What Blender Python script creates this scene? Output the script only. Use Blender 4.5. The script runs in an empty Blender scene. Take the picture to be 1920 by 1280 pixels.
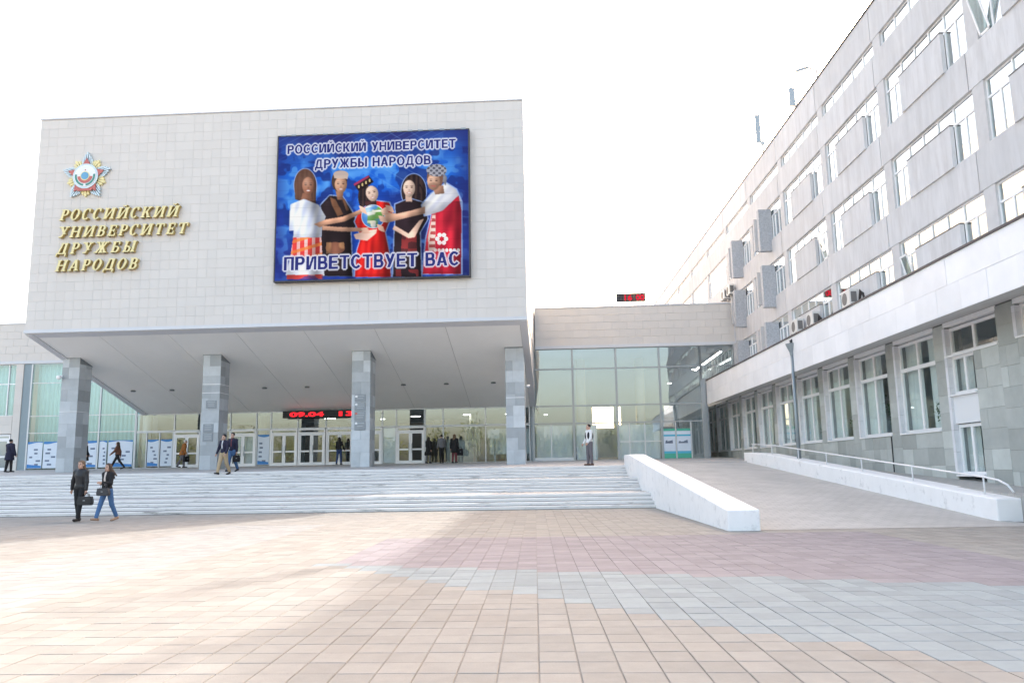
import bpy, bmesh, math, random
import numpy as np
from mathutils import Vector, Matrix

random.seed(11)
RNG = np.random.default_rng(11)
sc = bpy.context.scene
COL = sc.collection
PSI = -0.03                                   # the hall stands a little askew to the office wing
CP, SP = math.cos(PSI), math.sin(PSI)

# ------------------------------------------------------------------ camera
cam_data = bpy.data.cameras.new('camera')
cam = bpy.data.objects.new('camera', cam_data)
COL.objects.link(cam)
pitch, yaw, roll = 0.1579, 0.0255, -0.017
fwd = Vector((-math.sin(yaw) * math.cos(pitch), math.cos(yaw) * math.cos(pitch), math.sin(pitch)))
rt = Vector((math.cos(yaw), math.sin(yaw), 0))
up = rt.cross(fwd)
r2 = rt * math.cos(roll) + up * math.sin(roll)
u2 = -rt * math.sin(roll) + up * math.cos(roll)
cam.matrix_world = Matrix(((r2.x, u2.x, -fwd.x, 0), (r2.y, u2.y, -fwd.y, 0), (r2.z, u2.z, -fwd.z, 1.30), (0, 0, 0, 1)))
cam_data.sensor_width = 36
cam_data.lens = 1510.089 / 1920 * 36
cam_data.clip_start = 0.1
cam_data.clip_end = 4000
sc.camera = cam

# ------------------------------------------------------------------ sky, sun, exposure
SUN_AZ, SUN_EL = math.radians(26.5), math.radians(28.5)
world = bpy.data.worlds.new('World')
sc.world = world
world.use_nodes = True
wn = world.node_tree
bg = wn.nodes['Background']
sky = wn.nodes.new('ShaderNodeTexSky')
sky.sky_type = 'NISHITA'
sky.sun_disc = False
sky.sun_elevation = SUN_EL
sky.sun_rotation = SUN_AZ
sky.air_density = 1.0
sky.dust_density = 4.5
sky.ozone_density = 0.6
tint = wn.nodes.new('ShaderNodeMix')
tint.data_type = 'RGBA'; tint.blend_type = 'MULTIPLY'
tint.inputs['Factor'].default_value = 1.0
tint.inputs['B'].default_value = (1.135, 1.0, 0.87, 1)      # the camera's white balance
wn.links.new(sky.outputs[0], tint.inputs['A'])
wn.links.new(tint.outputs['Result'], bg.inputs[0])
bg.inputs[1].default_value = 0.15
sun_data = bpy.data.lights.new('sun', 'SUN')
sun_data.energy = 1.15
sun_data.angle = math.radians(0.9)
sun_data.color = (1.0, 0.975, 0.94)
sun = bpy.data.objects.new('sun', sun_data)
COL.objects.link(sun)
sdir = Vector((math.sin(SUN_AZ) * math.cos(SUN_EL), math.cos(SUN_AZ) * math.cos(SUN_EL), math.sin(SUN_EL)))
sun.rotation_euler = sdir.to_track_quat('Z', 'Y').to_euler()
sun.location = (30, 60, 60)
vs = sc.view_settings
vs.view_transform = 'Standard'
vs.look = 'None'
vs.gamma = 1.0
vs.use_curve_mapping = False
EXPO = 2.42
vs.exposure = EXPO
SCREEN = 1.0 / 2 ** EXPO                      # emission that shows a screen's own colours at this exposure
sc.cycles.max_bounces = 10
sc.cycles.transparent_max_bounces = 16
sc.cycles.use_denoising = True


# ------------------------------------------------------------------ materials
def lin(c):
    return tuple(((v / 255 + 0.055) / 1.055) ** 2.4 if v > 10 else v / 255 / 12.92 for v in c)


def material(name, col, rough=0.75, var=0.0, scale=3.0, bump=0.0, bscale=None, objvar=0.0, metallic=0.0,
             tone=False, dark=None, dscale=1.0, dlo=0.55, dhi=0.7, stretch=None, hue=0.0, spec=0.3):
    """Principled surface: world-space noise for grain, object random for piece-to-piece tone, optional dirt."""
    m = bpy.data.materials.new(name)
    m.use_nodes = True
    nt = m.node_tree
    N, L = nt.nodes, nt.links
    b = N['Principled BSDF']
    b.inputs['Roughness'].default_value = rough
    b.inputs['Metallic'].default_value = metallic
    b.inputs['Specular IOR Level'].default_value = spec
    src = N.new('ShaderNodeRGB')
    src.outputs[0].default_value = (*col, 1)
    out = src.outputs[0]
    geo = N.new('ShaderNodeNewGeometry')
    pos = geo.outputs['Position']
    if stretch:
        mp = N.new('ShaderNodeVectorMath'); mp.operation = 'MULTIPLY'
        mp.inputs[1].default_value = stretch
        L.new(pos, mp.inputs[0]); pos_s = mp.outputs[0]
    else:
        pos_s = pos

    def scaled(fac_socket, lo, hi):
        nonlocal out
        mr = N.new('ShaderNodeMapRange')
        mr.inputs['To Min'].default_value = lo
        mr.inputs['To Max'].default_value = hi
        L.new(fac_socket, mr.inputs['Value'])
        vm = N.new('ShaderNodeVectorMath'); vm.operation = 'SCALE'
        L.new(out, vm.inputs[0]); L.new(mr.outputs[0], vm.inputs['Scale'])
        out = vm.outputs[0]
    if var:
        nz = N.new('ShaderNodeTexNoise')
        nz.inputs['Scale'].default_value = scale
        nz.inputs['Detail'].default_value = 6
        nz.inputs['Roughness'].default_value = 0.65
        L.new(pos_s, nz.inputs['Vector'])
        scaled(nz.outputs[0], 1 - 2 * var, 1 + 2 * var)
    if objvar:
        oi = N.new('ShaderNodeObjectInfo')
        scaled(oi.outputs['Random'], 1 - objvar, 1 + objvar)
    if tone:
        at = N.new('ShaderNodeAttribute')
        at.attribute_name = 'tone'
        scaled(at.outputs['Fac'], 1 - tone, 1 + tone)
    if hue:
        nz = N.new('ShaderNodeTexNoise')
        nz.inputs['Scale'].default_value = 0.9
        L.new(pos, nz.inputs['Vector'])
        mx = N.new('ShaderNodeMix'); mx.data_type = 'RGBA'
        mx.inputs['B'].default_value = (col[0] * 1.12, col[1] * 0.97, col[2] * 0.86, 1)
        mr = N.new('ShaderNodeMapRange')
        mr.inputs['From Min'].default_value = 0.45; mr.inputs['From Max'].default_value = 0.7
        mr.inputs['To Max'].default_value = hue
        L.new(nz.outputs[0], mr.inputs['Value'])
        L.new(mr.outputs[0], mx.inputs['Factor']); L.new(out, mx.inputs['A'])
        out = mx.outputs['Result']
    if dark:
        nz = N.new('ShaderNodeTexNoise')
        nz.inputs['Scale'].default_value = dscale
        nz.inputs['Detail'].default_value = 8
        nz.inputs['Roughness'].default_value = 0.7
        L.new(pos_s, nz.inputs['Vector'])
        mr = N.new('ShaderNodeMapRange')
        mr.inputs['From Min'].default_value = dlo; mr.inputs['From Max'].default_value = dhi
        L.new(nz.outputs[0], mr.inputs['Value'])
        mx = N.new('ShaderNodeMix'); mx.data_type = 'RGBA'
        mx.inputs['B'].default_value = (*dark, 1)
        L.new(mr.outputs[0], mx.inputs['Factor']); L.new(out, mx.inputs['A'])
        out = mx.outputs['Result']
    L.new(out, b.inputs['Base Color'])
    if bump:
        nz = N.new('ShaderNodeTexNoise')
        nz.inputs['Scale'].default_value = bscale or scale * 6
        nz.inputs['Detail'].default_value = 5
        L.new(pos, nz.inputs['Vector'])
        bp = N.new('ShaderNodeBump')
        bp.inputs['Strength'].default_value = bump
        bp.inputs['Distance'].default_value = 0.01
        L.new(nz.outputs[0], bp.inputs['Height']); L.new(bp.outputs[0], b.inputs['Normal'])
    return m


def glass(name, tint, refl=1.0, base=0.03, rough=0.0):
    m = bpy.data.materials.new(name)
    m.use_nodes = True
    nt = m.node_tree
    N, L = nt.nodes, nt.links
    N.remove(N['Principled BSDF'])
    tr = N.new('ShaderNodeBsdfTransparent'); tr.inputs[0].default_value = (*tint, 1)
    gl = N.new('ShaderNodeBsdfGlossy'); gl.inputs['Roughness'].default_value = rough
    gl.inputs[0].default_value = (0.95, 0.98, 0.98, 1)
    ma = N.new('ShaderNodeMath'); ma.operation = 'MULTIPLY_ADD'
    ma.inputs[1].default_value = refl; ma.inputs[2].default_value = base
    ma.use_clamp = True
    geo = N.new('ShaderNodeNewGeometry')
    # Schlick reflectance, the same from either side of a pane
    dt = N.new('ShaderNodeVectorMath'); dt.operation = 'DOT_PRODUCT'
    L.new(geo.outputs['Normal'], dt.inputs[0]); L.new(geo.outputs['Incoming'], dt.inputs[1])
    ab = N.new('ShaderNodeMath'); ab.operation = 'ABSOLUTE'; L.new(dt.outputs['Value'], ab.inputs[0])
    om = N.new('ShaderNodeMath'); om.operation = 'SUBTRACT'; om.inputs[0].default_value = 1.0; om.use_clamp = True
    L.new(ab.outputs[0], om.inputs[1])
    pw = N.new('ShaderNodeMath'); pw.operation = 'POWER'; pw.inputs[1].default_value = 5.0; L.new(om.outputs[0], pw.inputs[0])
    fr = N.new('ShaderNodeMath'); fr.operation = 'MULTIPLY_ADD'; fr.inputs[1].default_value = 0.96; fr.inputs[2].default_value = 0.04
    L.new(pw.outputs[0], fr.inputs[0])
    nz = N.new('ShaderNodeTexNoise'); nz.inputs['Scale'].default_value = 0.7
    bp = N.new('ShaderNodeBump'); bp.inputs['Strength'].default_value = 0.06; bp.inputs['Distance'].default_value = 0.05
    L.new(geo.outputs['Position'], nz.inputs['Vector']); L.new(nz.outputs[0], bp.inputs['Height'])
    L.new(bp.outputs[0], gl.inputs['Normal'])
    mx = N.new('ShaderNodeMixShader')
    L.new(fr.outputs[0], ma.inputs[0]); L.new(ma.outputs[0], mx.inputs[0])
    L.new(tr.outputs[0], mx.inputs[1]); L.new(gl.outputs[0], mx.inputs[2])
    L.new(mx.outputs[0], N['Material Output'].inputs[0])
    return m


def emitter(name, col, strength, attr=None):
    m = bpy.data.materials.new(name)
    m.use_nodes = True
    nt = m.node_tree
    N, L = nt.nodes, nt.links
    N.remove(N['Principled BSDF'])
    em = N.new('ShaderNodeEmission')
    em.inputs[0].default_value = (*col, 1)
    em.inputs[1].default_value = strength
    if attr:
        at = N.new('ShaderNodeAttribute'); at.attribute_name = attr
        L.new(at.outputs['Color'], em.inputs[0])
    L.new(em.outputs[0], N['Material Output'].inputs[0])
    return m


MT = dict(
    paver_cream=material('paver_cream', (0.306, 0.290, 0.263), 0.85, 0.07, 6, 0.25, 60, objvar=0.07, hue=0.12, dark=(0.20, 0.175, 0.15), dscale=0.55, dlo=0.57, dhi=0.95, spec=0.04),
    paver_blue=material('paver_blue', (0.278, 0.308, 0.313), 0.85, 0.07, 6, 0.25, 60, objvar=0.07, dark=(0.25, 0.26, 0.26), dscale=0.8, dlo=0.66, dhi=0.95, spec=0.04),
    paver_mauve=material('paver_mauve', (0.280, 0.254, 0.260), 0.85, 0.07, 6, 0.25, 60, objvar=0.07, dark=(0.22, 0.18, 0.17), dscale=0.8, dlo=0.66, dhi=0.95, spec=0.04),
    paver_pale=material('paver_pale', (0.315, 0.308, 0.292), 0.85, 0.06, 6, 0.25, 60, objvar=0.06, spec=0.04),
    field_cream=material('field_cream', (0.306, 0.290, 0.263), 0.85, 0.07, 6, 0.2, 60, tone=0.09, hue=0.12, dark=(0.20, 0.175, 0.15), dscale=0.55, dlo=0.57, dhi=0.95, spec=0.04),
    field_blue=material('field_blue', (0.278, 0.308, 0.313), 0.85, 0.07, 6, 0.2, 60, tone=0.09, spec=0.04),
    field_mauve=material('field_mauve', (0.280, 0.254, 0.260), 0.85, 0.07, 6, 0.2, 60, tone=0.09, spec=0.04),
    field_pale=material('field_pale', (0.315, 0.308, 0.292), 0.85, 0.06, 6, 0.2, 60, tone=0.07, spec=0.04),
    joint=material('joint_sand', (0.235, 0.22, 0.205), 0.95, 0.1, 9),
    soil=material('ground_paving', (0.33, 0.30, 0.26), 0.95, 0.08, 0.6),
    platform=material('platform_stone', (0.47, 0.44, 0.41), 0.8, 0.08, 1.5, 0.1, dark=(0.33, 0.31, 0.29), dscale=0.7, dlo=0.55, dhi=0.85),
    step=material('white_painted_step', (0.83, 0.815, 0.80), 0.8, 0.06, 3, 0.3, 30, dark=(0.22, 0.21, 0.205), dscale=1.0, dlo=0.56, dhi=0.70, stretch=(0.9, 6, 9)),
    grime_shadow=material('step_grime_shadow', (0.24, 0.23, 0.22), 0.9, 0.15, 3),  # strip along each riser foot: dirt plus a painted-in shadow line between steps
    tread=material('worn_tread', (0.47, 0.455, 0.435), 0.8, 0.08, 2, 0.3, 30, dark=(0.27, 0.255, 0.245), dscale=1.2, dlo=0.5, dhi=0.72, stretch=(0.7, 2.5, 1)),
    whitewall=material('white_painted_concrete', (0.86, 0.845, 0.83), 0.75, 0.04, 2, 0.35, 25, dark=(0.44, 0.43, 0.42), dscale=2.8, dlo=0.56, dhi=0.82),
    tile=material('cream_facade_tile', (0.645, 0.608, 0.565), 0.55, 0.02, 0.5, 0.05, 20, objvar=0.022),
    tile_field=material('cream_facade_tile_field', (0.645, 0.608, 0.565), 0.55, 0.02, 0.5, 0.05, 20, tone=0.022),
    grout=material('tile_joint', (0.60, 0.565, 0.525), 0.9, 0.05, 2),
    trim=material('white_metal_trim', (0.62, 0.63, 0.65), 0.4, 0.02, 2),
    soffit=material('soffit_panel_paint', (0.90, 0.895, 0.86), 0.6, 0.03, 0.6, objvar=0.02),
    soffit_gap=material('soffit_joint', (0.45, 0.44, 0.42), 0.8),
    slate=material('slate_slab', (0.46, 0.49, 0.51), 0.45, 0.10, 2.2, 0.2, 30, objvar=0.24),
    slate_dark=material('slate_joint', (0.26, 0.28, 0.29), 0.7, 0.1, 3),
    slab=material('green_grey_stone', (0.45, 0.475, 0.45), 0.55, 0.12, 1.6, 0.25, 22, objvar=0.22, dark=(0.30, 0.26, 0.22), dscale=0.6, dlo=0.6, dhi=0.8),
    mortar=material('stone_mortar', (0.17, 0.18, 0.175), 0.9, 0.1, 4),
    jamb=material('pale_stone_jamb', (0.70, 0.715, 0.74), 0.6, 0.09, 3, 0.2, 20, objvar=0.06),
    marble=material('white_marble', (0.82, 0.815, 0.82), 0.45, 0.06, 0.9, 0.05, objvar=0.05),
    granite=material('grey_concrete_panel', (0.60, 0.595, 0.595), 0.8, 0.11, 1.2, 0.4, 40, objvar=0.06, dark=(0.50, 0.485, 0.475), dscale=1.7, dlo=0.46, dhi=0.78, stretch=(1, 1.8, 0.35)),
    fin=material('speckled_granite', (0.42, 0.43, 0.45), 0.7, 0.28, 14, 0.2, 40, objvar=0.05),
    reveal=material('window_reveal', (0.56, 0.55, 0.545), 0.8, 0.08, 3),
    ledge_under=material('ledge_underside', (0.60, 0.585, 0.57), 0.7, 0.10, 1.5, objvar=0.03),
    pvc=material('white_window_frame', (0.86, 0.86, 0.86), 0.35, 0.02, 3),
    alu=material('grey_aluminium', (0.34, 0.365, 0.375), 0.4, 0.03, 3, metallic=0.3),
    alu_light=material('light_aluminium', (0.60, 0.62, 0.63), 0.4, 0.03, 3, metallic=0.2),
    jambblue=material('blue_grey_cladding', (0.25, 0.31, 0.34), 0.45, 0.04, 3),
    dark=material('dark_metal', (0.05, 0.05, 0.055), 0.5),
    black=material('black_plastic', (0.02, 0.02, 0.022), 0.5),
    flash=material('dark_flashing', (0.10, 0.09, 0.09), 0.6),
    rail=material('white_rail_paint', (0.74, 0.74, 0.74), 0.35, 0.02, 8),
    pole=material('grey_pole', (0.30, 0.34, 0.36), 0.45, 0.05, 6, metallic=0.4),
    gold=material('gold_letter_paint', (0.80, 0.70, 0.36), 0.4, 0.03, 4),
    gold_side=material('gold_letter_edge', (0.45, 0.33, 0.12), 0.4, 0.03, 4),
    silver=material('silver_ray', (0.55, 0.62, 0.64), 0.35, 0.15, 9, metallic=0.35),
    enamel_red=material('red_enamel', (0.50, 0.15, 0.13), 0.35),
    enamel_white=material('white_enamel', (0.78, 0.79, 0.80), 0.35),
    enamel_green=material('green_enamel', (0.08, 0.26, 0.22), 0.4),
    enamel_blue=material('blue_enamel', (0.14, 0.36, 0.55), 0.35),
    inner_wall=material('hall_wall', (0.55, 0.60, 0.63), 0.8, 0.08, 0.4),
    inner_floor=material('hall_floor', (0.40, 0.385, 0.36), 0.35, 0.08, 0.8),
    inner_dark=material('hall_dark_wood', (0.12, 0.095, 0.075), 0.6, 0.1, 2),
    inner_cream=material('cream_plaster_column', (0.62, 0.58, 0.50), 0.7, 0.05, 1),
    curtain=material('teal_curtain', (0.42, 0.60, 0.60), 0.85, 0.05, 2),
    curtain_pale=material('pale_blind', (0.74, 0.78, 0.77), 0.85, 0.05, 2),
    curtain_white=material('white_net_curtain', (0.66, 0.69, 0.68), 0.85, 0.05, 2),
    poster=material('poster_paper', (0.66, 0.72, 0.80), 0.5, 0.05, 2),
    poster_blue=material('poster_blue_ink', (0.06, 0.22, 0.52), 0.5),
    poster_ink=material('poster_grey_ink', (0.16, 0.20, 0.28), 0.5, 0.3, 9),
    poster_green=material('poster_green_ink', (0.09, 0.42, 0.30), 0.5),
    poster_cyan=material('poster_cyan_ink', (0.10, 0.45, 0.62), 0.5),
    paper=material('white_paper', (0.75, 0.77, 0.78), 0.7),
    plaque=material('dark_plaque', (0.25, 0.275, 0.295), 0.35, 0.08, 5),
    plaque_ink=material('plaque_lettering', (0.42, 0.45, 0.475), 0.4),
    ac=material('ac_casing', (0.62, 0.61, 0.58), 0.5, 0.05, 3),
    ac_dark=material('ac_grille', (0.16, 0.155, 0.15), 0.6),
    leaf=material('leaf_green', (0.06, 0.12, 0.03), 0.6, 0.2, 8),
    pot=material('white_pot', (0.6, 0.6, 0.58), 0.5),
    skin=material('skin', (0.52, 0.33, 0.25), 0.55),
    eye=material('eye_dark', (0.03, 0.02, 0.02), 0.4),
    lip=material('lips', (0.38, 0.13, 0.12), 0.5),
)
GL_TEAL = glass('teal_glass', (0.90, 0.97, 0.975), 1.2, 0.03)
GL_CLEAR = glass('hall_glass', (0.90, 0.955, 0.985), 1.0, 0.075)
GL_SKY = glass('office_glass', (0.62, 0.72, 0.71), 2.6, 0.28)
GL_GF = glass('ground_floor_glass', (0.95, 0.98, 0.975), 1.0, 0.03)


# ------------------------------------------------------------------ builders
ORG = {}


def place(o, org, frame):
    if frame == 'M':
        o.location = (org[0] * CP - org[1] * SP, org[0] * SP + org[1] * CP, org[2])
        o.rotation_euler = (0, 0, PSI)
    else:
        o.location = org


def tag(o, label=None, cat=None, group=None, kind=None):
    if label: o['label'] = label
    if cat: o['category'] = cat
    if group: o['group'] = group
    if kind: o['kind'] = kind
    return o


def thing(name, label, cat, org=(0, 0, 0), frame='M', group=None, kind=None):
    o = bpy.data.objects.new(name, None)
    o.empty_display_size = 0.3
    COL.objects.link(o)
    place(o, org, frame)
    ORG[o] = Vector(org)
    return tag(o, label, cat, group, kind)


class MB:
    def __init__(s):
        s.v = []; s.f = []; s.m = []

    def poly(s, pts, mi=0):
        n = len(s.v)
        s.v += [tuple(p) for p in pts]
        s.f.append(tuple(range(n, n + len(pts)))); s.m.append(mi)
        return s

    def box(s, x0, x1, y0, y1, z0, z1, mi=0):
        n = len(s.v)
        s.v += [(x0, y0, z0), (x1, y0, z0), (x1, y1, z0), (x0, y1, z0), (x0, y0, z1), (x1, y0, z1), (x1, y1, z1), (x0, y1, z1)]
        for q in ((0, 3, 2, 1), (4, 5, 6, 7), (0, 1, 5, 4), (1, 2, 6, 5), (2, 3, 7, 6), (3, 0, 4, 7)):
            s.f.append(tuple(n + i for i in q)); s.m.append(mi)
        return s

    def prism(s, pts, vec, mi=0, side=None):
        n = len(s.v); k = len(pts)
        side = mi if side is None else side
        s.v += [tuple(p) for p in pts]
        s.v += [(p[0] + vec[0], p[1] + vec[1], p[2] + vec[2]) for p in pts]
        s.f.append(tuple(range(n + k - 1, n - 1, -1))); s.m.append(mi)
        s.f.append(tuple(range(n + k, n + 2 * k))); s.m.append(mi)
        for i in range(k):
            j = (i + 1) % k
            s.f.append((n + i, n + j, n + k + j, n + k + i)); s.m.append(side)
        return s

    def tube(s, pts, r, n=8, mi=0, cap=True):
        pts = [Vector(p) for p in pts]
        rs = r if isinstance(r, (list, tuple)) else [r] * len(pts)
        rings = []
        for i, p in enumerate(pts):
            d = (pts[min(i + 1, len(pts) - 1)] - pts[max(i - 1, 0)]).normalized()
            a = Vector((0, 0, 1)) if abs(d.z) < 0.9 else Vector((1, 0, 0))
            x = d.cross(a).normalized(); y = d.cross(x)
            base = len(s.v)
            for k in range(n):
                t = 2 * math.pi * k / n
                s.v.append(tuple(p + (x * math.cos(t) + y * math.sin(t)) * rs[i]))
            rings.append(base)
        for a, b in zip(rings, rings[1:]):
            for k in range(n):
                j = (k + 1) % n
                s.f.append((a + k, a + j, b + j, b + k)); s.m.append(mi)
        if cap:
            s.f.append(tuple(range(rings[0] + n - 1, rings[0] - 1, -1))); s.m.append(mi)
            s.f.append(tuple(range(rings[-1], rings[-1] + n))); s.m.append(mi)
        return s

    def mesh(s, name, mats, off=(0, 0, 0), smooth=False, fix=True):
        me = bpy.data.meshes.new(name)
        ox, oy, oz = off
        me.from_pydata([(a - ox, b - oy, c - oz) for a, b, c in s.v], [], s.f)
        for m in (mats if isinstance(mats, (list, tuple)) else [mats]):
            me.materials.append(m)
        me.polygons.foreach_set('material_index', s.m)
        if smooth:
            me.polygons.foreach_set('use_smooth', [True] * len(me.polygons))
        if fix and len(s.f) < 4000:
            bm = bmesh.new(); bm.from_mesh(me)
            bmesh.ops.recalc_face_normals(bm, faces=bm.faces)
            bm.to_mesh(me); bm.free()
        me.update()
        return me

    def build(s, name, mats, parent=None, frame='M', org=(0, 0, 0), smooth=False, bevel=0, fix=True):
        off = ORG[parent] if parent else Vector(org)
        o = bpy.data.objects.new(name, s.mesh(name, mats, off, smooth, fix))
        COL.objects.link(o)
        if parent:
            o.parent = parent
        else:
            place(o, org, frame)
        ORG[o] = Vector(off)
        if bevel:
            md = o.modifiers.new('bevel', 'BEVEL')
            md.width = bevel; md.segments = 2; md.limit_method = 'ANGLE'
        return o


CACHE = {}


def boxpiece(name, parent, x0, x1, y0, y1, z0, z1, mat):
    """one box-shaped piece; pieces of the same size and material share their mesh"""
    key = (name, round(x1 - x0, 3), round(y1 - y0, 3), round(z1 - z0, 3), mat.name)
    if key not in CACHE:
        hx, hy, hz = (x1 - x0) / 2, (y1 - y0) / 2, (z1 - z0) / 2
        CACHE[key] = MB().box(-hx, hx, -hy, hy, -hz, hz).mesh(name, mat, fix=False)
    o = bpy.data.objects.new(name, CACHE[key])
    COL.objects.link(o)
    o.parent = parent
    o.location = Vector(((x0 + x1) / 2, (y0 + y1) / 2, (z0 + z1) / 2)) - ORG[parent]
    return o


def copy_tree(o, parent=None, dloc=(0, 0, 0)):
    c = o.copy()
    COL.objects.link(c)
    if parent:
        c.parent = parent
    else:
        c.location = o.location + Vector(dloc)
    ORG[c] = ORG.get(o, Vector((0, 0, 0)))
    for ch in list(o.children):
        copy_tree(ch, c)
    return c


def ring_pts(cx, cz, rx, rz, a0, a1, n):
    return [(cx + rx * math.cos(a0 + (a1 - a0) * i / n), cz + rz * math.sin(a0 + (a1 - a0) * i / n)) for i in range(n + 1)]


# ================================================================== GROUND
g = MB().poly([(-900, -700, -0.02), (900, -700, -0.02), (900, 1500, -0.02), (-900, 1500, -0.02)]).build('ground', MT['soil'], frame='W')
tag(g, kind='structure')

TX, TY, GAP = 0.267, 0.305, 0.0055
TP = math.tan(PSI)


def zone(x, y):
    if -8.1 < x < -5.3 and y < 21: return 3
    if x < 6.4 and x > -2.9 and 10.85 - 0.35 * x < y < 16.2: return 2
    if x > -3.3 and 8.6 - 1.05 * x < y <= 10.85 - 0.35 * x: return 1
    return 0


plaza = MB().poly([(-34, 2.5, -0.008), (15, 2.5, -0.008), (15, 28.2, -0.008), (-34, 28.2, -0.008)]).build('plaza', MT['joint'], frame='W')
tag(plaza, kind='structure')
tiles = []
for i in range(int(-32 / TX), int(12.2 / TX)):
    for j in range(int(3.2 / TY), int(28.4 / TY)):
        x = i * TX; y = j * TY + TP * x
        if abs(x - (-0.02 * y)) > 0.78 * y + 6.0: continue
        if y > 27.9: continue
        if x > 4.2 and y > 18.6: continue
        if x > 10.0 and y > 17.0: continue
        tiles.append((x, y, zone(x + TX / 2, y + TY / 2)))


def visible(t):
    return 5.05 < t[1] and abs(t[0] + 0.13 + 0.03 * t[1]) < 0.62 * t[1]


near = sorted([t for t in tiles if visible(t)], key=lambda t: t[1])[:300]
nearset = set((t[0], t[1]) for t in near)
pm = ['paver_cream', 'paver_blue', 'paver_mauve', 'paver_pale']
pav = []
for k in range(4):
    w, d = TX - GAP, TY - GAP
    b = MB()
    c0, cz = 0.004, 0.0
    pts = [(GAP / 2, GAP / 2 + TP * GAP / 2), (w, GAP / 2 + TP * w), (w, d + TP * w), (GAP / 2, d)]
    cx = w / 2; cy = d / 2
    top = [(cx + (p[0] - cx) * 0.97, cy + (p[1] - cy) * 0.97, 0.0) for p in pts]
    mid = [(p[0], p[1], -0.004) for p in pts]
    low = [(p[0], p[1], -0.05) for p in pts]
    b.poly(top)
    for q in range(4):
        r = (q + 1) % 4
        b.poly([mid[q], mid[r], top[r], top[q]])
        b.poly([low[q], low[r], mid[r], mid[q]])
    pav.append(b.mesh('paver', MT[pm[k]]))
for x, y, z in near:
    o = bpy.data.objects.new('paver', pav[z])
    COL.objects.link(o)
    o.parent = plaza
    o.location = (x, y, random.uniform(-0.0015, 0.0015))
V, F, MI, TN = [], [], [], []
for x, y, z in tiles:
    if (x, y) in nearset: continue
    n = len(V)
    h = random.uniform(-0.0015, 0.0015)
    x0, x1, y0, y1 = x + GAP / 2, x + TX - GAP / 2, y + GAP / 2, y + TY - GAP / 2
    V += [(x0, y0, -0.02), (x1, y0 + TP * TX, -0.02), (x1, y1 + TP * TX, -0.02), (x0, y1, -0.02),
          (x0, y0, h), (x1, y0 + TP * TX, h), (x1, y1 + TP * TX, h), (x0, y1, h)]
    F += [(n + 4, n + 5, n + 6, n + 7), (n, n + 1, n + 5, n + 4), (n + 1, n + 2, n + 6, n + 5), (n + 2, n + 3, n + 7, n + 6), (n + 3, n, n + 4, n + 7)]
    MI += [z] * 5
    TN += [random.random()] * 5
me = bpy.data.meshes.new('paver_field')
me.from_pydata(V, [], F)
for k in ('field_cream', 'field_blue', 'field_mauve', 'field_pale'): me.materials.append(MT[k])
me.polygons.foreach_set('material_index', MI)
at = me.attributes.new('tone', 'FLOAT', 'FACE'); at.data.foreach_set('value', TN)
pf = bpy.data.objects.new('paver_field', me); COL.objects.link(pf); pf.parent = plaza
tag(pf, kind='stuff')

# ------------------------------------------------------------------ steps and platform
steps = thing('steps', None, None, (0, 27, 0), 'M', kind='structure')
RY = [26.9, 27.25, 27.6, 27.95, 30.35, 30.7, 31.05, 31.4, 34.4, 34.75, 35.1, 35.45]
RISE = 0.118


def floor_z(y):
    return 1.416 + 0.0265 * (y - 35.45)


for k, y in enumerate(RY):
    z1 = (k + 1) * RISE
    yn = RY[k + 1] + 0.03 if k < 11 else 36.1
    if k == 11: z1 -= 0.003
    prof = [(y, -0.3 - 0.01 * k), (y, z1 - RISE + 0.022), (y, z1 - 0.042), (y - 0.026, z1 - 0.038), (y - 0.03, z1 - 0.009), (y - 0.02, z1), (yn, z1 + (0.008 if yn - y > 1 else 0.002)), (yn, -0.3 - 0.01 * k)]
    if k == 11: prof[6] = (yn, z1 + 0.0265 * 0.65 - 0.004)
    b = MB()
    # subdivide along the run so that the painted edge can be a little uneven
    xs = [-46 + 49.45 * i / 60 for i in range(61)]
    n0 = len(b.v); P = len(prof)
    for i, x in enumerate(xs):
        e = random.uniform(-0.006, 0.006); ez = random.uniform(-0.004, 0.003)
        for q, (py, pz) in enumerate(prof):
            a = 1 if 2 <= q <= 5 else 0
            b.v.append((x, py + e * a, pz + ez * a))
    for i in range(60):
        for q in range(P):
            r = (q + 1) % P
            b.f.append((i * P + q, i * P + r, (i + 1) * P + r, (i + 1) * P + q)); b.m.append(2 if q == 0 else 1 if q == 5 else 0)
    b.f.append(tuple(range(P))); b.m.append(0)
    b.f.append(tuple(range(60 * P + P - 1, 60 * P - 1, -1))); b.m.append(0)
    b.build('step', [MT['step'], MT['tread'], MT['grime_shadow']], steps)

plat = MB()
plat.prism([(-46, 35.9, floor_z(35.9)), (-46, 64, floor_z(64)), (-46, 64, -0.2), (-46, 35.9, -0.2)], (49.3, 0, 0))
plat.prism([(3.3, 39.6, floor_z(39.6) + 0.002), (3.3, 64, floor_z(64) + 0.002), (3.3, 64, -0.2), (3.3, 39.6, -0.2)], (10.5, 0, 0))
o = plat.build('platform', MT['platform'], org=(0, 45, 0)); tag(o, kind='structure')

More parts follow.
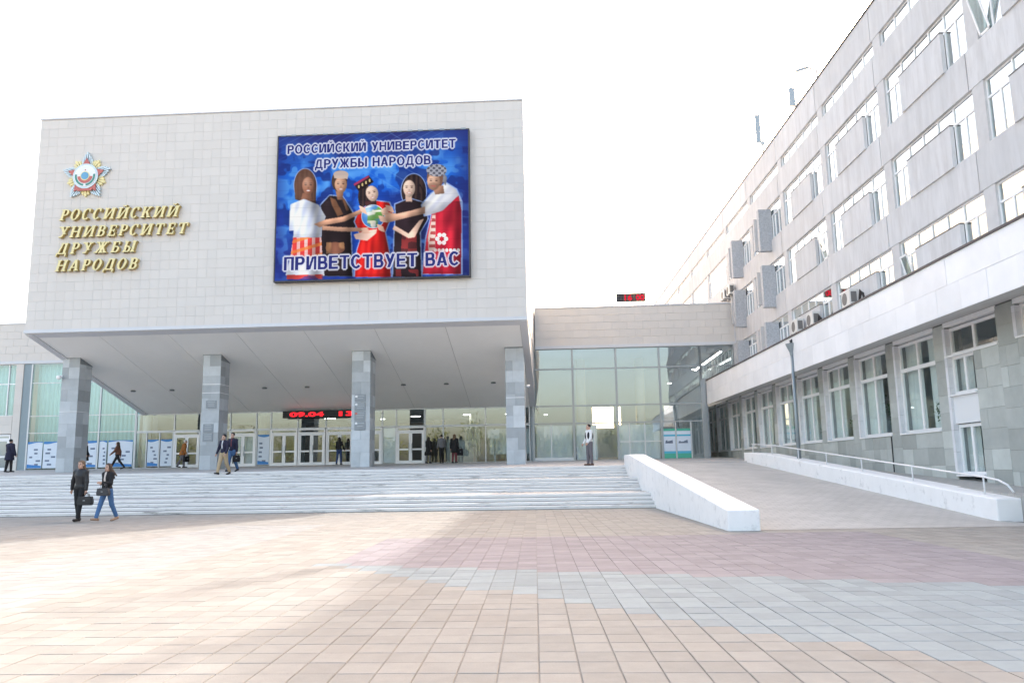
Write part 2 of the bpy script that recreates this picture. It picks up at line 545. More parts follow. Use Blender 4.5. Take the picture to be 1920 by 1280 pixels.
# ramp between the two white walls: world frame, bilinear sheet
ramp_mat = bpy.data.materials.new('ramp_paving')
ramp_mat.use_nodes = True
N, L = ramp_mat.node_tree.nodes, ramp_mat.node_tree.links
bk = N.new('ShaderNodeTexBrick')
bk.inputs['Color1'].default_value = (0.47, 0.455, 0.425, 1); bk.inputs['Color2'].default_value = (0.43, 0.415, 0.39, 1)
bk.inputs['Mortar'].default_value = (0.33, 0.32, 0.30, 1)
bk.inputs['Scale'].default_value = 1.0; bk.inputs['Mortar Size'].default_value = 0.008
bk.inputs['Brick Width'].default_value = 0.30; bk.inputs['Row Height'].default_value = 0.27
gp = N.new('ShaderNodeNewGeometry')
L.new(gp.outputs['Position'], bk.inputs['Vector'])
nz = N.new('ShaderNodeTexNoise'); nz.inputs['Scale'].default_value = 0.8; nz.inputs['Detail'].default_value = 6
L.new(gp.outputs['Position'], nz.inputs['Vector'])
mr = N.new('ShaderNodeMapRange'); mr.inputs['To Min'].default_value = 0.8; mr.inputs['To Max'].default_value = 1.2
L.new(nz.outputs[0], mr.inputs['Value'])
vm = N.new('ShaderNodeVectorMath'); vm.operation = 'SCALE'
L.new(bk.outputs[0], vm.inputs[0]); L.new(mr.outputs[0], vm.inputs['Scale'])
L.new(vm.outputs[0], N['Principled BSDF'].inputs['Base Color'])
N['Principled BSDF'].inputs['Roughness'].default_value = 0.85
N['Principled BSDF'].inputs['Specular IOR Level'].default_value = 0.05


def ramp_z(x, y):
    zl = max(0.0, min(1.5, (y - 17.6) * 1.5 / 18.2))
    if y > 35.8: zl = 1.5 + (y - 35.8) * 0.01
    zr = max(0.0, (y - 18.4) * 1.5 / 21.4)
    t = min(1, max(0, (x - 4.5) / 5.7))
    return zl * (1 - t) + zr * t + 0.004


b = MB()
nx, ny = 6, 40
for j in range(ny + 1):
    for i in range(nx + 1):
        x = 4.3 + 6.1 * i / nx; y = 17.0 + 22.9 * j / ny
        b.v.append((x, y, ramp_z(x, y)))
for j in range(ny):
    for i in range(nx):
        a = j * (nx + 1) + i
        b.f.append((a, a + 1, a + nx + 2, a + nx + 1)); b.m.append(0)
o = b.build('ramp', ramp_mat, frame='W', org=(7, 17, 0)); tag(o, kind='structure')


def walk_z(y):
    return 0.50 + 0.046 * (y - 17.0) if y < 40 else 1.558


b = MB()
b.prism([(10.7, 8, 0.1), (10.7, 17, walk_z(17)), (10.7, 40, walk_z(40)), (10.7, 60, walk_z(40)), (10.7, 60, -0.3), (10.7, 8, -0.3)], (2.0, 0, 0))
o = b.build('walkway', ramp_mat, frame='W', org=(11.5, 30, 0)); tag(o, kind='structure')

# ------------------------------------------------------------------ white ramp walls
b = MB().prism([(3.9, 16.88, -0.1), (3.9, 35.7, -0.1), (3.9, 35.7, 1.85), (3.9, 33.9, 1.85), (3.9, 16.88, 0.42)], (0.66, 0, 0))
o = b.build('ramp_wall', MT['whitewall'], frame='W', org=(4.2, 16.9, 0), bevel=0.03)
tag(o, 'sloping white painted wall ending the steps on their right, without a handrail', 'wall')
b = MB().prism([(10.16, 18.4, -0.1), (10.16, 39.8, -0.1), (10.16, 39.8, 1.94), (10.16, 36.5, 1.82), (10.16, 18.4, 0.49)], (0.70, 0, 0))
o = b.build('ramp_wall', MT['whitewall'], frame='W', org=(10.5, 18.4, 0), bevel=0.03)
tag(o, 'long low white wall with a handrail, beside the office wing', 'wall')


def wall2_top(y):
    return 0.49 + (y - 18.4) * (1.82 - 0.49) / 18.1 if y < 36.5 else 1.82 + (y - 36.5) * 0.0364


hr = thing('handrail', 'thin white metal handrail on the low wall by the office wing', 'handrail', (10.42, 19.3, 0.5), 'W')
pys = [19.3, 22.85, 26.3, 29.4, 32.45, 36.0, 39.1]
top = [(10.42, 39.3, wall2_top(39.1) + 0.42)] + [(10.42, y, wall2_top(y) + 0.40) for y in reversed(pys)]
top += [(10.42, 18.7, wall2_top(18.7) + 0.38), (10.42, 18.35, wall2_top(18.4) + 0.30), (10.42, 18.15, wall2_top(18.4) + 0.14)]
MB().tube(top, 0.024, 8).build('rail', MT['rail'], hr, smooth=True)
for y in pys:
    MB().tube([(10.42, y, wall2_top(y) - 0.03), (10.42, y, wall2_top(y) + 0.40)], 0.02, 8).build('post', MT['rail'], hr, smooth=True)

# lamp post
lp = thing('lamp_post', 'slim grey lamp post with funnel-shaped head in front of the white ledge', 'lamp post', (10.62, 33.0, wall2_top(33.0)), 'W')
zt = 5.75
MB().tube([(10.62, 33.0, wall2_top(33) - 0.03), (10.62, 33.0, 3.2), (10.62, 33.0, zt)], [0.085, 0.075, 0.06], 10).build('pole', MT['pole'], lp, smooth=True)
MB().tube([(10.62, 33.0, zt - 0.02), (10.62, 33.0, zt + 0.12), (10.62, 33.0, zt + 0.42), (10.62, 33.0, zt + 0.47)], [0.07, 0.09, 0.22, 0.23], 12).build('lamp_head', MT['pole'], lp)
MB().tube([(10.62, 33.0, zt + 0.47), (10.62, 33.0, zt + 0.55), (10.70, 33.0, zt + 0.62)], [0.2, 0.08, 0.07], 10).build('cap', MT['dark'], lp)

# far side of the plaza: a belt of spring trees that the hall's glass mirrors
rg = np.random.default_rng(5)
b = MB()
nleaf = []
for k in range(26):
    tx, ty = -95 + k * 6.2 + rg.normal(0, 1.2), -70 + rg.normal(0, 6)
    th = 8.5 + rg.random() * 4
    b.tube([(tx, ty, 0), (tx + .2, ty, th * .45), (tx, ty + .2, th * .8)], [.25, .17, .06], 6, 1)
    for q in range(6):
        a = q * 1.05 + rg.random()
        b.tube([(tx, ty, th * (.3 + .07 * q)), (tx + 1.9 * math.cos(a), ty + 1.9 * math.sin(a), th * (.5 + .07 * q))], [.09, .03], 5, 1)
    n = 900
    d = rg.normal(0, 1, (n, 3)); d /= np.linalg.norm(d, axis=1)[:, None]
    rad = rg.random(n) ** .4 * (1 + .25 * np.sin(3 * np.arctan2(d[:, 1], d[:, 0]) + k))
    P_ = d * rad[:, None] * np.array([2.9, 2.9, th * .33]) + np.array([tx, ty, th * .66])
    for p in P_:
        e1 = rg.normal(0, 1, 3); e1 /= np.linalg.norm(e1); e2 = np.cross(e1, rg.normal(0, 1, 3)); e2 /= np.linalg.norm(e2)
        b.poly([p - e1 * .22, p + e2 * .14, p + e1 * .22, p - e2 * .14])
o = b.build('tree_belt', [material('spring_leaf', (0.10, 0.12, 0.045), .7, .25, .5), material('bark', (0.09, 0.07, 0.055), .9)], frame='W', org=(-15, -72, 0), fix=False)
tag(o, 'belt of yellow-green trees across the plaza, mirrored in the hall glass', 'trees', kind='stuff')

# ================================================================== UNIVERSITY HALL (hall frame)
D1, D2, DC = 38.14, 50.10, 41.25
XL, XR = -26.48, -1.38
ZB, ZT = 8.47, 19.72
ZG = 5.20                                    # top of the entrance glazing
hall = thing('university_hall', 'cream tiled hall with overhanging upper block on four grey columns above the steps', 'building', (-14, 45, 1.4))

# upper block: core, tiles, trims
SLOPE = (ZG - ZB) / (D2 - D1)
core = MB()
core.prism([(XL + .03, D1 + .03, ZB + .03), (XL + .03, D1 + .03, ZT - .03), (XL + .03, 62, ZT - .03), (XL + .03, 62, ZG + .3), (XL + .03, D2, ZG + .04)], (XR - XL - .06, 0, 0))
block = core.build('upper_block', MT['grout'], hall)
TW, TH, TG = 0.482, 0.480, 0.006
rows = int((ZT - 0.16 - (ZB + 0.12)) / TH) + 1
allt = []
for r in range(rows):
    z0 = ZB + 0.12 + r * TH
    z1 = min(z0 + TH, ZT - 0.05)
    x = XL + 0.02
    while x < XR - 0.02:
        w = TW * (2 if random.random() < 0.18 else 1)
        a, c = max(x, XL + 0.02), min(x + w, XR - 0.02)
        if c - a > 0.06: allt.append((a + TG / 2, c - TG / 2, z0 + TG / 2, z1 - TG / 2))
        x += w
scr = (-13.78, -4.06, 10.57, 18.14)
vis = [t for t in allt if not (t[0] > scr[0] and t[1] < scr[1] and t[2] > scr[2] and t[3] < scr[3])]
vis.sort(key=lambda t: -(t[1] - t[0]) * 10 - t[0] * 0.05 + t[2] * 0.02)
front = set(vis[:300])
for t in vis[:300]:
    boxpiece('facade_tile', block, t[0], t[1], D1, D1 + 0.03 - 0.002, t[2], t[3], MT['tile'])
b = MB(); tn = []
for t in allt:
    if t in front: continue
    b.box(t[0], t[1], D1 + random.uniform(0, 0.002), D1 + 0.028, t[2], t[3]); tn += [random.random()] * 6
# right-hand flank of the block
r = 0
for r in range(rows):
    z0 = ZB + 0.12 + r * TH
    for q in range(24):
        y0 = D1 + 0.05 + q * 0.964
        zs = ZB + SLOPE * (y0 - D1)
        b.box(XR - 0.028, XR, y0 + TG / 2, y0 + 0.964 - TG / 2, z0 + TG / 2, min(z0 + TH, ZT - 0.05) - TG / 2); tn += [random.random()] * 6
tf = b.build('facade_tile_field', MT['tile_field'], block, fix=False)
tf.data.attributes.new('tone', 'FLOAT', 'FACE').data.foreach_set('value', tn)
tag(tf, kind='stuff')
# coping, corner trim and bottom lip
MB().box(XL - 0.03, XR + 0.03, D1 - 0.03, D1 + 0.35, ZT - 0.045, ZT + 0.03).build('coping', MT['trim'], hall)
MB().box(XR - 0.018, XR + 0.014, D1 - 0.012, D1 + 0.05, ZB - 0.02, ZT - 0.05).build('corner_trim', MT['trim'], hall)
MB().box(XL - 0.02, XR + 0.02, D1 - 0.035, D1 + 0.10, ZB - 0.05, ZB + 0.115).build('bottom_trim', MT['trim'], hall)
# soffit panels
edges = [XL + 0.36, -22.95, -19.42, -15.95, -12.50, -8.95, -5.42, XR - 0.36]
sy0, sy1 = D1 + 0.16, D2 - 0.05


def soff_z(y):
    return ZB + SLOPE * (y - D1)


gp_ = MB().prism([(XL, D1 + .02, soff_z(D1 + .02) - .005), (XL, D2 - .02, soff_z(D2 - .02) - .005), (XL, D2 - .02, soff_z(D2) + .02), (XL, D1 + .02, soff_z(D1) + .02)], (XR - XL, 0, 0)).build('soffit', MT['soffit_gap'], hall)
for a, c in zip(edges, edges[1:]):
    MB().prism([(a + .012, sy0 + .4, soff_z(sy0 + .4) - .03), (a + .012, sy1, soff_z(sy1) - .03), (a + .012, sy1, soff_z(sy1) - .007), (a + .012, sy0 + .4, soff_z(sy0 + .4) - .007)], (c - a - .024, 0, 0)).build('soffit_panel', MT['soffit'], gp_)
for a, c in ((XL - .01, XL + .35), (XR - .35, XR + .01)):
    MB().prism([(a, D1 + .12, soff_z(D1 + .12) - .075), (a, sy1, soff_z(sy1) - .075), (a, sy1, soff_z(sy1) - .006), (a, D1 + .12, soff_z(D1 + .12) - .006)], (c - a, 0, 0)).build('soffit_edge', MT['trim'], gp_)
MB().prism([(XL + .352, D1 + .12, soff_z(D1 + .12) - .05), (XL + .352, D1 + .54, soff_z(D1 + .54) - .05), (XL + .352, D1 + .54, soff_z(D1 + .54) - .006), (XL + .352, D1 + .12, soff_z(D1 + .12) - .006)], (XR - XL - .704, 0, 0)).build('soffit_edge', MT['trim'], gp_)
for x in (-25.0, -22.65, -17.1, -14.57, -8.9, -6.4, -3.67):
    z = soff_z(46.05) - 0.03
    dl = MB().tube([(x, 46.05, z - 0.05), (x, 46.05, z + 0.02)], 0.135, 14).build('downlight', MT['dark'], hall)
    MB().tube([(x, 46.05, z - 0.03), (x, 46.05, z - 0.012)], [0.16, 0.16], 14).build('rim', MT['alu'], dl)

# columns clad in slate slabs
for ci, (xa, xb) in enumerate(((-26.36, -25.41), (-18.66, -17.71), (-10.69, -9.72), (-2.66, -1.70))):
    zb = floor_z(DC) - 0.02
    ya, yb = DC, DC + 1.15
    co = MB().prism([(xa + .03, ya + .03, zb), (xa + .03, yb - .03, zb), (xa + .03, yb - .03, soff_z(yb) + .1), (xa + .03, ya + .03, soff_z(ya) + .02)], (xb - xa - .06, 0, 0)).build('column', MT['slate_dark'], hall)
    z = zb + 0.02
    k = 0
    while z < 7.2:
        h = random.choice((0.52, 0.60, 0.66)) if z > zb + .1 else 0.74
        top = min(z + h, soff_z(ya) - 0.04)
        if top - z < 0.2: break
        xm = xa + (xb - xa) * random.choice((0.38, 0.5, 0.62))
        cuts = [(xa, xm), (xm, xb)] if (k % 3 != 1 or ci == 3) else [(xa, xb)]
        for p, q in cuts:
            boxpiece('stone_slab', co, p + .003, q - .003, ya - random.choice((0, .003, .006)), ya + .028, z + .003, top - .003, MT['slate'])
        for side in (xb,):
            topb = min(top, soff_z(yb) - .04)
            if topb - z > .15:
                boxpiece('stone_slab', co, side - .028, side + random.choice((.001, .004)), ya + .03, ya + .6, z + .003, topb - .003, MT['slate'])
                boxpiece('stone_slab', co, side - .028, side + random.choice((.001, .004)), ya + .606, yb, z + .003, topb - .003, MT['slate'])
        for p, q in ((ya + .03, ya + .6), (ya + .606, yb)):
            topb = min(top, soff_z(q) - .04)
            if topb - z > .15:
                boxpiece('stone_slab', co, xa - .002, xa + .028, p, q, z + .003, topb - .003, MT['slate'])
        z = top; k += 1
    # cap slab against the soffit and a thin white wire strap
    MB().prism([(xa - .02, ya - .02, soff_z(ya) - .06), (xa - .02, yb + .02, soff_z(yb) - .06), (xa - .02, yb + .02, soff_z(yb) - .008), (xa - .02, ya - .02, soff_z(ya) - .008)], (xb - xa + .04, 0, 0)).build('cap', MT['slate_dark'], co)
    for zz in ((4.72,), (5.55, 6.0), (), (4.95,))[ci]:
        s_ = MB()
        s_.box(xa - .014, xb + .014, ya - .016, ya - .008, zz, zz + .025).box(xb + .006, xb + .014, ya - .008, yb, zz, zz + .025)
        s_.build('strap', MT['pvc'], co)


# plaques on columns two and three: things of their own
def plaque(label, x0, x1, z0, z1, lines, mark=None):
    t = thing('plaque', label, 'plaque', ((x0 + x1) / 2, DC, z0), 'M', 'plaques on the grey columns')
    MB().box(x0, x1, DC - .035, DC - .008, z0, z1).build('plate', MT['plaque'], t, bevel=.004)
    h = (z1 - z0) / (lines + 1)
    for k in range(lines):
        w = (x1 - x0) * random.uniform(.5, .8)
        xm = (x0 + x1) / 2
        MB().box(xm - w / 2, xm + w / 2, DC - .039, DC - .0352, z1 - h * (k + .8), z1 - h * (k + .8) + h * .28).build('lettering', MT['plaque_ink'], t)
    if mark:
        MB().box(x0 + .03, x0 + .15, DC - .040, DC - .0354, z1 - .16, z1 - .05).build('emblem', MT[mark], t)


plaque('upper dark plaque on the column behind the man in khaki trousers', -18.42, -17.86, 4.75, 5.15, 3)
plaque('middle dark plaque on the column behind the man in khaki trousers', -18.52, -17.98, 3.5, 3.93, 3)
plaque('lowest dark plaque on the column behind the man in khaki trousers', -18.52, -17.98, 3.02, 3.46, 3)
plaque('top plaque of four on the column right of the red running text', -10.52, -9.95, 4.93, 5.3, 2, 'enamel_white')
plaque('second plaque from the top on the column right of the red running text', -10.52, -9.95, 4.45, 4.89, 3, 'enamel_white')
plaque('third plaque from the top on the column right of the red running text', -10.52, -9.95, 3.95, 4.41, 3, 'enamel_red')
plaque('lowest plaque on the column right of the red running text', -10.52, -9.95, 3.45, 3.91, 2, 'enamel_white')
# dome camera on the first column, little box on the last one
t = thing('security_camera', 'white dome security camera on the leftmost grey column', 'camera', (-26.42, DC, 6.5))
MB().box(-26.50, -26.30, DC - .06, DC - .004, 6.55, 6.68).build('bracket', MT['pvc'], t)
MB().tube([(-26.40, DC - .2, 6.42), (-26.40, DC - .2, 6.48), (-26.40, DC - .2, 6.56), (-26.40, DC - .2, 6.64)], [.06, .12, .13, .10], 14).build('dome', MT['pvc'], t, smooth=True)
t = thing('security_camera', 'small white camera on a bracket right of the rightmost column', 'camera', (-1.62, DC + .5, 5.6))
MB().box(-1.69, -1.50, DC + .5, DC + .56, 5.62, 5.66).build('bracket', MT['alu'], t)
MB().tube([(-1.52, DC + .3, 5.58), (-1.48, DC + .62, 5.62)], .06, 10).build('housing', MT['pvc'], t)

# ------------------------------------------------------------------ wings: parapets
FZ = 1.78


def parapet(x0, x1, z0, z1, tw):
    p = MB().box(x0, x1, D2 - .06, 63, z0, z1).build('parapet', MT['grout'], hall)
    z = z0 + 0.16
    r = 0
    hh = (z1 - 0.05 - z) / 5
    for r in range(5):
        x = x0 - (tw * .5 if r % 2 else 0)
        while x < x1:
            a, c = max(x, x0), min(x + tw, x1)
            if c - a > .08:
                boxpiece('facade_tile', p, a + .005, c - .005, D2 - .09, D2 - .062, z + r * hh + .005, z + (r + 1) * hh - .005, MT['tile'])
            x += tw
    MB().box(x0 - .0, x1 + .02, D2 - .13, D2 + .3, z1 - .045, z1 + .03).build('coping', MT['trim'], p)
    MB().box(x0, x1 + .02, D2 - .14, D2 - .061, z0 - .03, z0 + .155).build('bottom_trim', MT['trim'], p)
    return p


parapet(XR + .05, 11.1, 8.76, 11.35, 0.965)
parapet(-46, XL - .02, 8.66, 11.30, 0.965)
MB().box(11.05, 11.12, D2 - .10, D2 + 1.5, 8.74, 11.36).build('corner_trim', MT['trim'], hall)


# ------------------------------------------------------------------ glazing helper
def glazing(xs, zs, y, glassmat, framemat, mw=.07, th=.05, skip=(), name='glazing', parent=None):
    """a grid of mullions at xs and transoms at zs in plane y, one pane object per opening"""
    b = MB()
    for x in xs:
        b.box(x - mw / 2, x + mw / 2, y - .06, y + .08, zs[0], zs[-1])
    for i in range(len(xs) - 1):
        for z in zs:
            b.box(xs[i] + mw / 2 + .0015, xs[i + 1] - mw / 2 - .0015, y - .05, y + .07, z - th / 2, z + th / 2)
    fr = b.build(name, framemat, parent or hall)
    for i in range(len(xs) - 1):
        for j in range(len(zs) - 1):
            if (i, j) in skip: continue
            boxpiece('pane', fr, xs[i] + mw / 2, xs[i + 1] - mw / 2, y, y + .006, zs[j] + th / 2, zs[j + 1] - th / 2, glassmat)
    return fr


# entrance glazing: clerestory over everything
ZD = 4.10
xs_top = [-26.85, -24.35, -22.65, -20.72, -19.03, -18.1, -16.37, -14.58, -12.8, -11.0, -10.12, -8.31, -7.17, -4.52, -1.78]
glazing(xs_top, [ZD, ZG - .03], D2, GL_CLEAR, MT['alu_light'], .07, .07, name='clerestory_glazing')
# fixed panes beside the doors
glazing([-26.85, -26.12, -25.28, -24.4], [FZ, ZD - .05], D2, GL_CLEAR, MT['alu_light'], .06, .08, name='side_glazing')
glazing([-22.62, -20.76], [FZ, ZD - .05], D2, GL_CLEAR, MT['alu_light'], .06, .08, name='side_glazing')
glazing([-18.99, -18.13], [FZ, ZD - .05], D2, GL_CLEAR, MT['alu_light'], .06, .08, name='side_glazing')
glazing([-10.96, -10.16], [FZ, ZD - .05], D2, GL_CLEAR, MT['alu_light'], .06, .08, name='side_glazing')
glazing([-8.27, -7.17, -4.52, -1.78], [FZ, ZD - .05], D2, GL_CLEAR, MT['alu_light'], .06, .08, name='side_glazing')
DOORGL = {}


def door(x0, x1, pane=GL_CLEAR):
    """white double door with transom light"""
    zt, zl = ZD - .045, 3.80
    b = MB()
    fw = .09
    b.box(x0 + .01, x0 + fw, D2 - .09, D2 + .06, FZ, zt).box(x1 - fw, x1 - .01, D2 - .09, D2 + .06, FZ, zt)
    b.box(x0 + fw + .001, x1 - fw - .001, D2 - .085, D2 + .055, zt - .08, zt).box(x0 + fw + .001, x1 - fw - .001, D2 - .085, D2 + .055, zl - .04, zl + .05)
    d = b.build('door', MT['pvc'], hall)
    boxpiece('pane', d, x0 + fw, x1 - fw, D2 - .02, D2 - .014, zl + .05, zt - .08, pane)
    xm = (x0 + x1) / 2
    for a, c, hx in ((x0 + fw + .006, xm - .004, xm - .10), (xm + .004, x1 - fw - .006, xm + .10)):
        s = .10
        l = MB()
        l.box(a, a + s, D2 - .07, D2 + .0, FZ + .02, zl - .045).box(c - s, c, D2 - .07, D2 + .0, FZ + .02, zl - .045)
        for q0, q1 in ((FZ + .02, FZ + .20), (2.62, 2.72), (zl - .15, zl - .045)):
            l.box(a + s + .001, c - s - .001, D2 - .066, D2 - .004, q0, q1)
        lf = l.build('door_leaf', MT['pvc'], d)
        # handle and panes are laid under the leaf's door (third level)
        for q0, q1 in ((FZ + .20, 2.62), (2.72, zl - .15)):
            boxpiece('pane', d, a + s, c - s, D2 - .04, D2 - .034, q0, q1, pane)
        MB().tube([(hx, D2 - .068, 2.45), (hx, D2 - .13, 2.5), (hx, D2 - .13, 3.0), (hx, D2 - .068, 3.05)], .018, 6).build('handle', MT['alu'], d)


GL_FROST = glass('frosted_door_glass', (0.55, 0.68, 0.70), 0.6, 0.03, 0.25)
door(-24.35, -22.65)
door(-20.72, -19.03)
door(-18.1, -16.37)
door(-16.34, -14.6)
door(-14.56, -12.83)
door(-12.76, -11.0)
door(-10.12, -8.31)

# left glazing with teal curtains, posters along its foot
glazing([-34.0, -31.82, -29.3, -26.9], [FZ, 4.13, 5.22, 7.35, 8.62], D2, GL_TEAL, MT['alu_light'], .09, .05, name='tall_glazing')
MB().box(-34.55, -34.05, D2 - .05, D2 + .3, FZ - .05, 8.63).build('cladding_pier', MT['jambblue'], hall)
wl = MB()
wl.box(-35.05, -34.55, D2 - .08, D2 + .3, FZ - .05, 8.63).box(-46, -35.051, D2 - .08, D2 + .3, 4.12, 5.28).box(-46, -38.5, D2 - .08, D2 + .3, 5.281, 8.63).box(-46, -37.5, D2 - .08, D2 + .3, FZ - .05, 4.119)
wlo = wl.build('wall', MT['grout'], hall)
z = FZ
for k in range(13):
    boxpiece('facade_tile', wlo, -35.045, -34.555, D2 - .105, D2 - .082, z + .005 + k * .525, z + (k + 1) * .525 - .005, MT['tile'])
for k in range(8):
    for q in range(2):
        boxpiece('facade_tile', wlo, -35.06 - (k + 1) * .965, -35.06 - k * .965 - .01, D2 - .105, D2 - .082, 4.125 + q * .578, 4.125 + (q + 1) * .578 - .01, MT['tile'])
glazing([-38.5, -37.0, -35.62, -35.06], [5.29, 7.34, 8.62], D2 + .12, GL_TEAL, MT['pvc'], .06, .06, name='window')
door(-37.45, -35.1)


def curtain(x0, x1, y, z0, z1, mat, pitch=.28, amp=.05, name='curtain'):
    b = MB()
    n = max(6, int((x1 - x0) / pitch * 6))
    for i in range(n + 1):
        x = x0 + (x1 - x0) * i / n
        yy = y + amp * math.sin(2 * math.pi * (x - x0) / pitch + .6 * math.sin(x * 1.7)) + .02 * math.sin(x * 5.1)
        b.v += [(x, yy, z0), (x, yy, z1)]
    for i in range(n):
        b.f.append((2 * i, 2 * i + 2, 2 * i + 3, 2 * i + 1)); b.m.append(0)
    return b.build(name, mat, hall, smooth=True, fix=False)


curtain(-33.96, -26.95, D2 + .6, 1.85, 8.6, MT['curtain'])
curtain(-38.4, -35.1, D2 + .7, 5.3, 8.6, MT['curtain'])

# right wing glazing
zs = [FZ, 4.07, 5.15, 7.45, 8.72]
wx = [-1.54, .96, 3.66, 6.34, 8.87]
glazing(wx, zs, D2, GL_CLEAR, MT['alu'], .13, .08, name='tall_glazing')
glazing([8.87, 10.95], [6.62, 7.45, 8.72], D2, GL_CLEAR, MT['alu'], .13, .08, name='tall_glazing')
for x in (-.45, 2.2, 4.35, 5.29, 7.17, 8.1):
    MB().box(x - .03, x + .03, D2 - .03, D2 + .05, FZ + .03, 4.04).build('lower_mullion', MT['alu_light'], hall)
MB().box(3.72, 6.28, D2 - .025, D2 + .04, 2.86, 2.92).build('lower_transom', MT['alu_light'], hall)
MB().box(-1.5, .9, D2 - .031, D2 + .045, FZ + .031, FZ + .22).build('lower_transom', MT['alu_light'], hall)
boxpiece('corner_post', hall, 8.92, 9.1, D2 - .1, D2 + .12, FZ - .03, 6.6, MT['alu'])

# ------------------------------------------------------------------ hall interior
inn = MB()
inn.box(-46, 11.0, 61.6, 61.8, FZ, 4.3).box(-46, 1.9, 61.6, 61.8, 4.3, 8.76)
o_ = [(1.9, 2.6), (4.2, 4.5), (4.75, 5.9), (6.3, 8.0), (8.7, 11.0)]
for a, c in o_: inn.box(a, c, 61.6, 61.8, 4.301, 5.9)
inn.box(1.9, 11.0, 61.6, 61.8, 5.901, 8.76)
inn.build('rear_wall', MT['inner_wall'], hall)
MB().poly([(-46, D2 - .02, FZ + .03), (9.0, D2 - .02, FZ + .03), (9.0, 61.6, FZ + .03), (-46, 61.6, FZ + .03)]).build('hall_floor', MT['inner_floor'], hall)
MB().box(-26.6, -1.5, D2 + .1, 61.5, 5.22, 5.4).build('ceiling', MT['inner_wall'], hall)
MB().box(-1.4, 11.0, D2 + .12, 61.6, 8.70, 8.75).build('ceiling', MT['inner_wall'], hall)
MB().box(-46, -26.7, D2 + .12, 61.6, 8.62, 8.65).build('ceiling', MT['inner_wall'], hall)
MB().box(-1.72, -1.56, D2 + .2, 61.5, FZ, 8.7).build('partition', MT['inner_wall'], hall)
MB().box(9.05, 9.25, D2 + .15, 61.5, FZ, 6.4).build('side_wall', MT['inner_wall'], hall)
MB().box(-26.75, -26.6, D2 + 2.2, 61.5, FZ, 8.6).build('partition', MT['inner_wall'], hall)
for x in (-26.42, -20.0, -12.2, -5.6):
    MB().tube([(x, D2 + (.55 if x < -26 else 3.5), FZ), (x, D2 + (.55 if x < -26 else 3.5), 5.22)], .3, 20).build('interior_column', MT['inner_cream'], hall, smooth=True)
for x in (1.6, 5.6):
    MB().tube([(x, D2 + 5, FZ), (x, D2 + 5, 8.7)], .32, 18).build('interior_column', MT['inner_cream'], hall, smooth=True)
for x0, x1, y in ((-23.9, -20.9, 54.2), (-17.6, -15.2, 55.5), (-14.2, -12.2, 53.8), (-10.9, -8.6, 55.0), (-8.2, -7.4, 52.6)):
    MB().box(x0, x1, y, y + .25, FZ + .03, 4.6).box(x0 + .1, x0 + .6, y - .02, y - .001, FZ + .5, 3.9).build('interior_screen', MT['inner_dark'], hall)
MB().box(-7.1, -5.2, 51.2, 51.35, FZ + .03, 3.2).build('counter', MT['inner_cream'], hall)
curtain(-6.0, -5.0, D2 + 1.4, 2.2, 4.0, MT['inner_cream'], .2, .05, 'striped_drape')
curtain(-4.4, -1.85, D2 + 1.5, 2.3, 3.9, MT['curtain_pale'], .5, .02, 'display_board')
curtain(3.75, 6.25, D2 + .5, 1.85, 3.95, MT['curtain_pale'], .5, .03, 'blind')
curtain(-1.4, .85, D2 + 1.2, 1.85, 4.0, MT['curtain_pale'], .6, .03, 'blind')
curtain(1.1, 2.4, D2 + .8, 1.85, 4.0, MT['curtain_pale'], .6, .03, 'blind')
curtain(-20.6, -19.1, D2 + .25, 1.85, 3.9, MT['curtain_white'], .6, .02, 'blind')
LAMP = emitter('lamp_glow', (1.0, 0.95, 0.86), 2.2)
for x, y, z, w in ((-15.6, 54.5, 4.95, .7), (-9.6, 54.0, 4.95, .6), (-6.0, 53.5, 4.95, .6), (-3.2, 53.5, 4.95, .6), (-16.9, 57, 4.4, .5), (-12.5, 56, 4.95, .7), (-.8, 52.0, 4.75, .2), (7.6, 55.0, 6.9, .25), (9.0, 53.2, 7.6, .25)):
    c_ = MB().box(x - w / 2 - .03, x + w / 2 + .03, y - .14, y + .14, z + .03, z + .08).build('ceiling_lamp', MT['alu_light'], hall)
    MB().box(x - w / 2, x + w / 2, y - .11, y + .11, z, z + .028).build('tube', LAMP, c_)
lb = MB().box(10.32, 10.48, 51.2, 61.2, 8.50, 8.60).build('ceiling_lamp', MT['alu_light'], hall)
for k in range(9):
    MB().box(10.34, 10.46, 51.3 + k * 1.1, 52.2 + k * 1.1, 8.44, 8.498).build('tube', LAMP, lb)


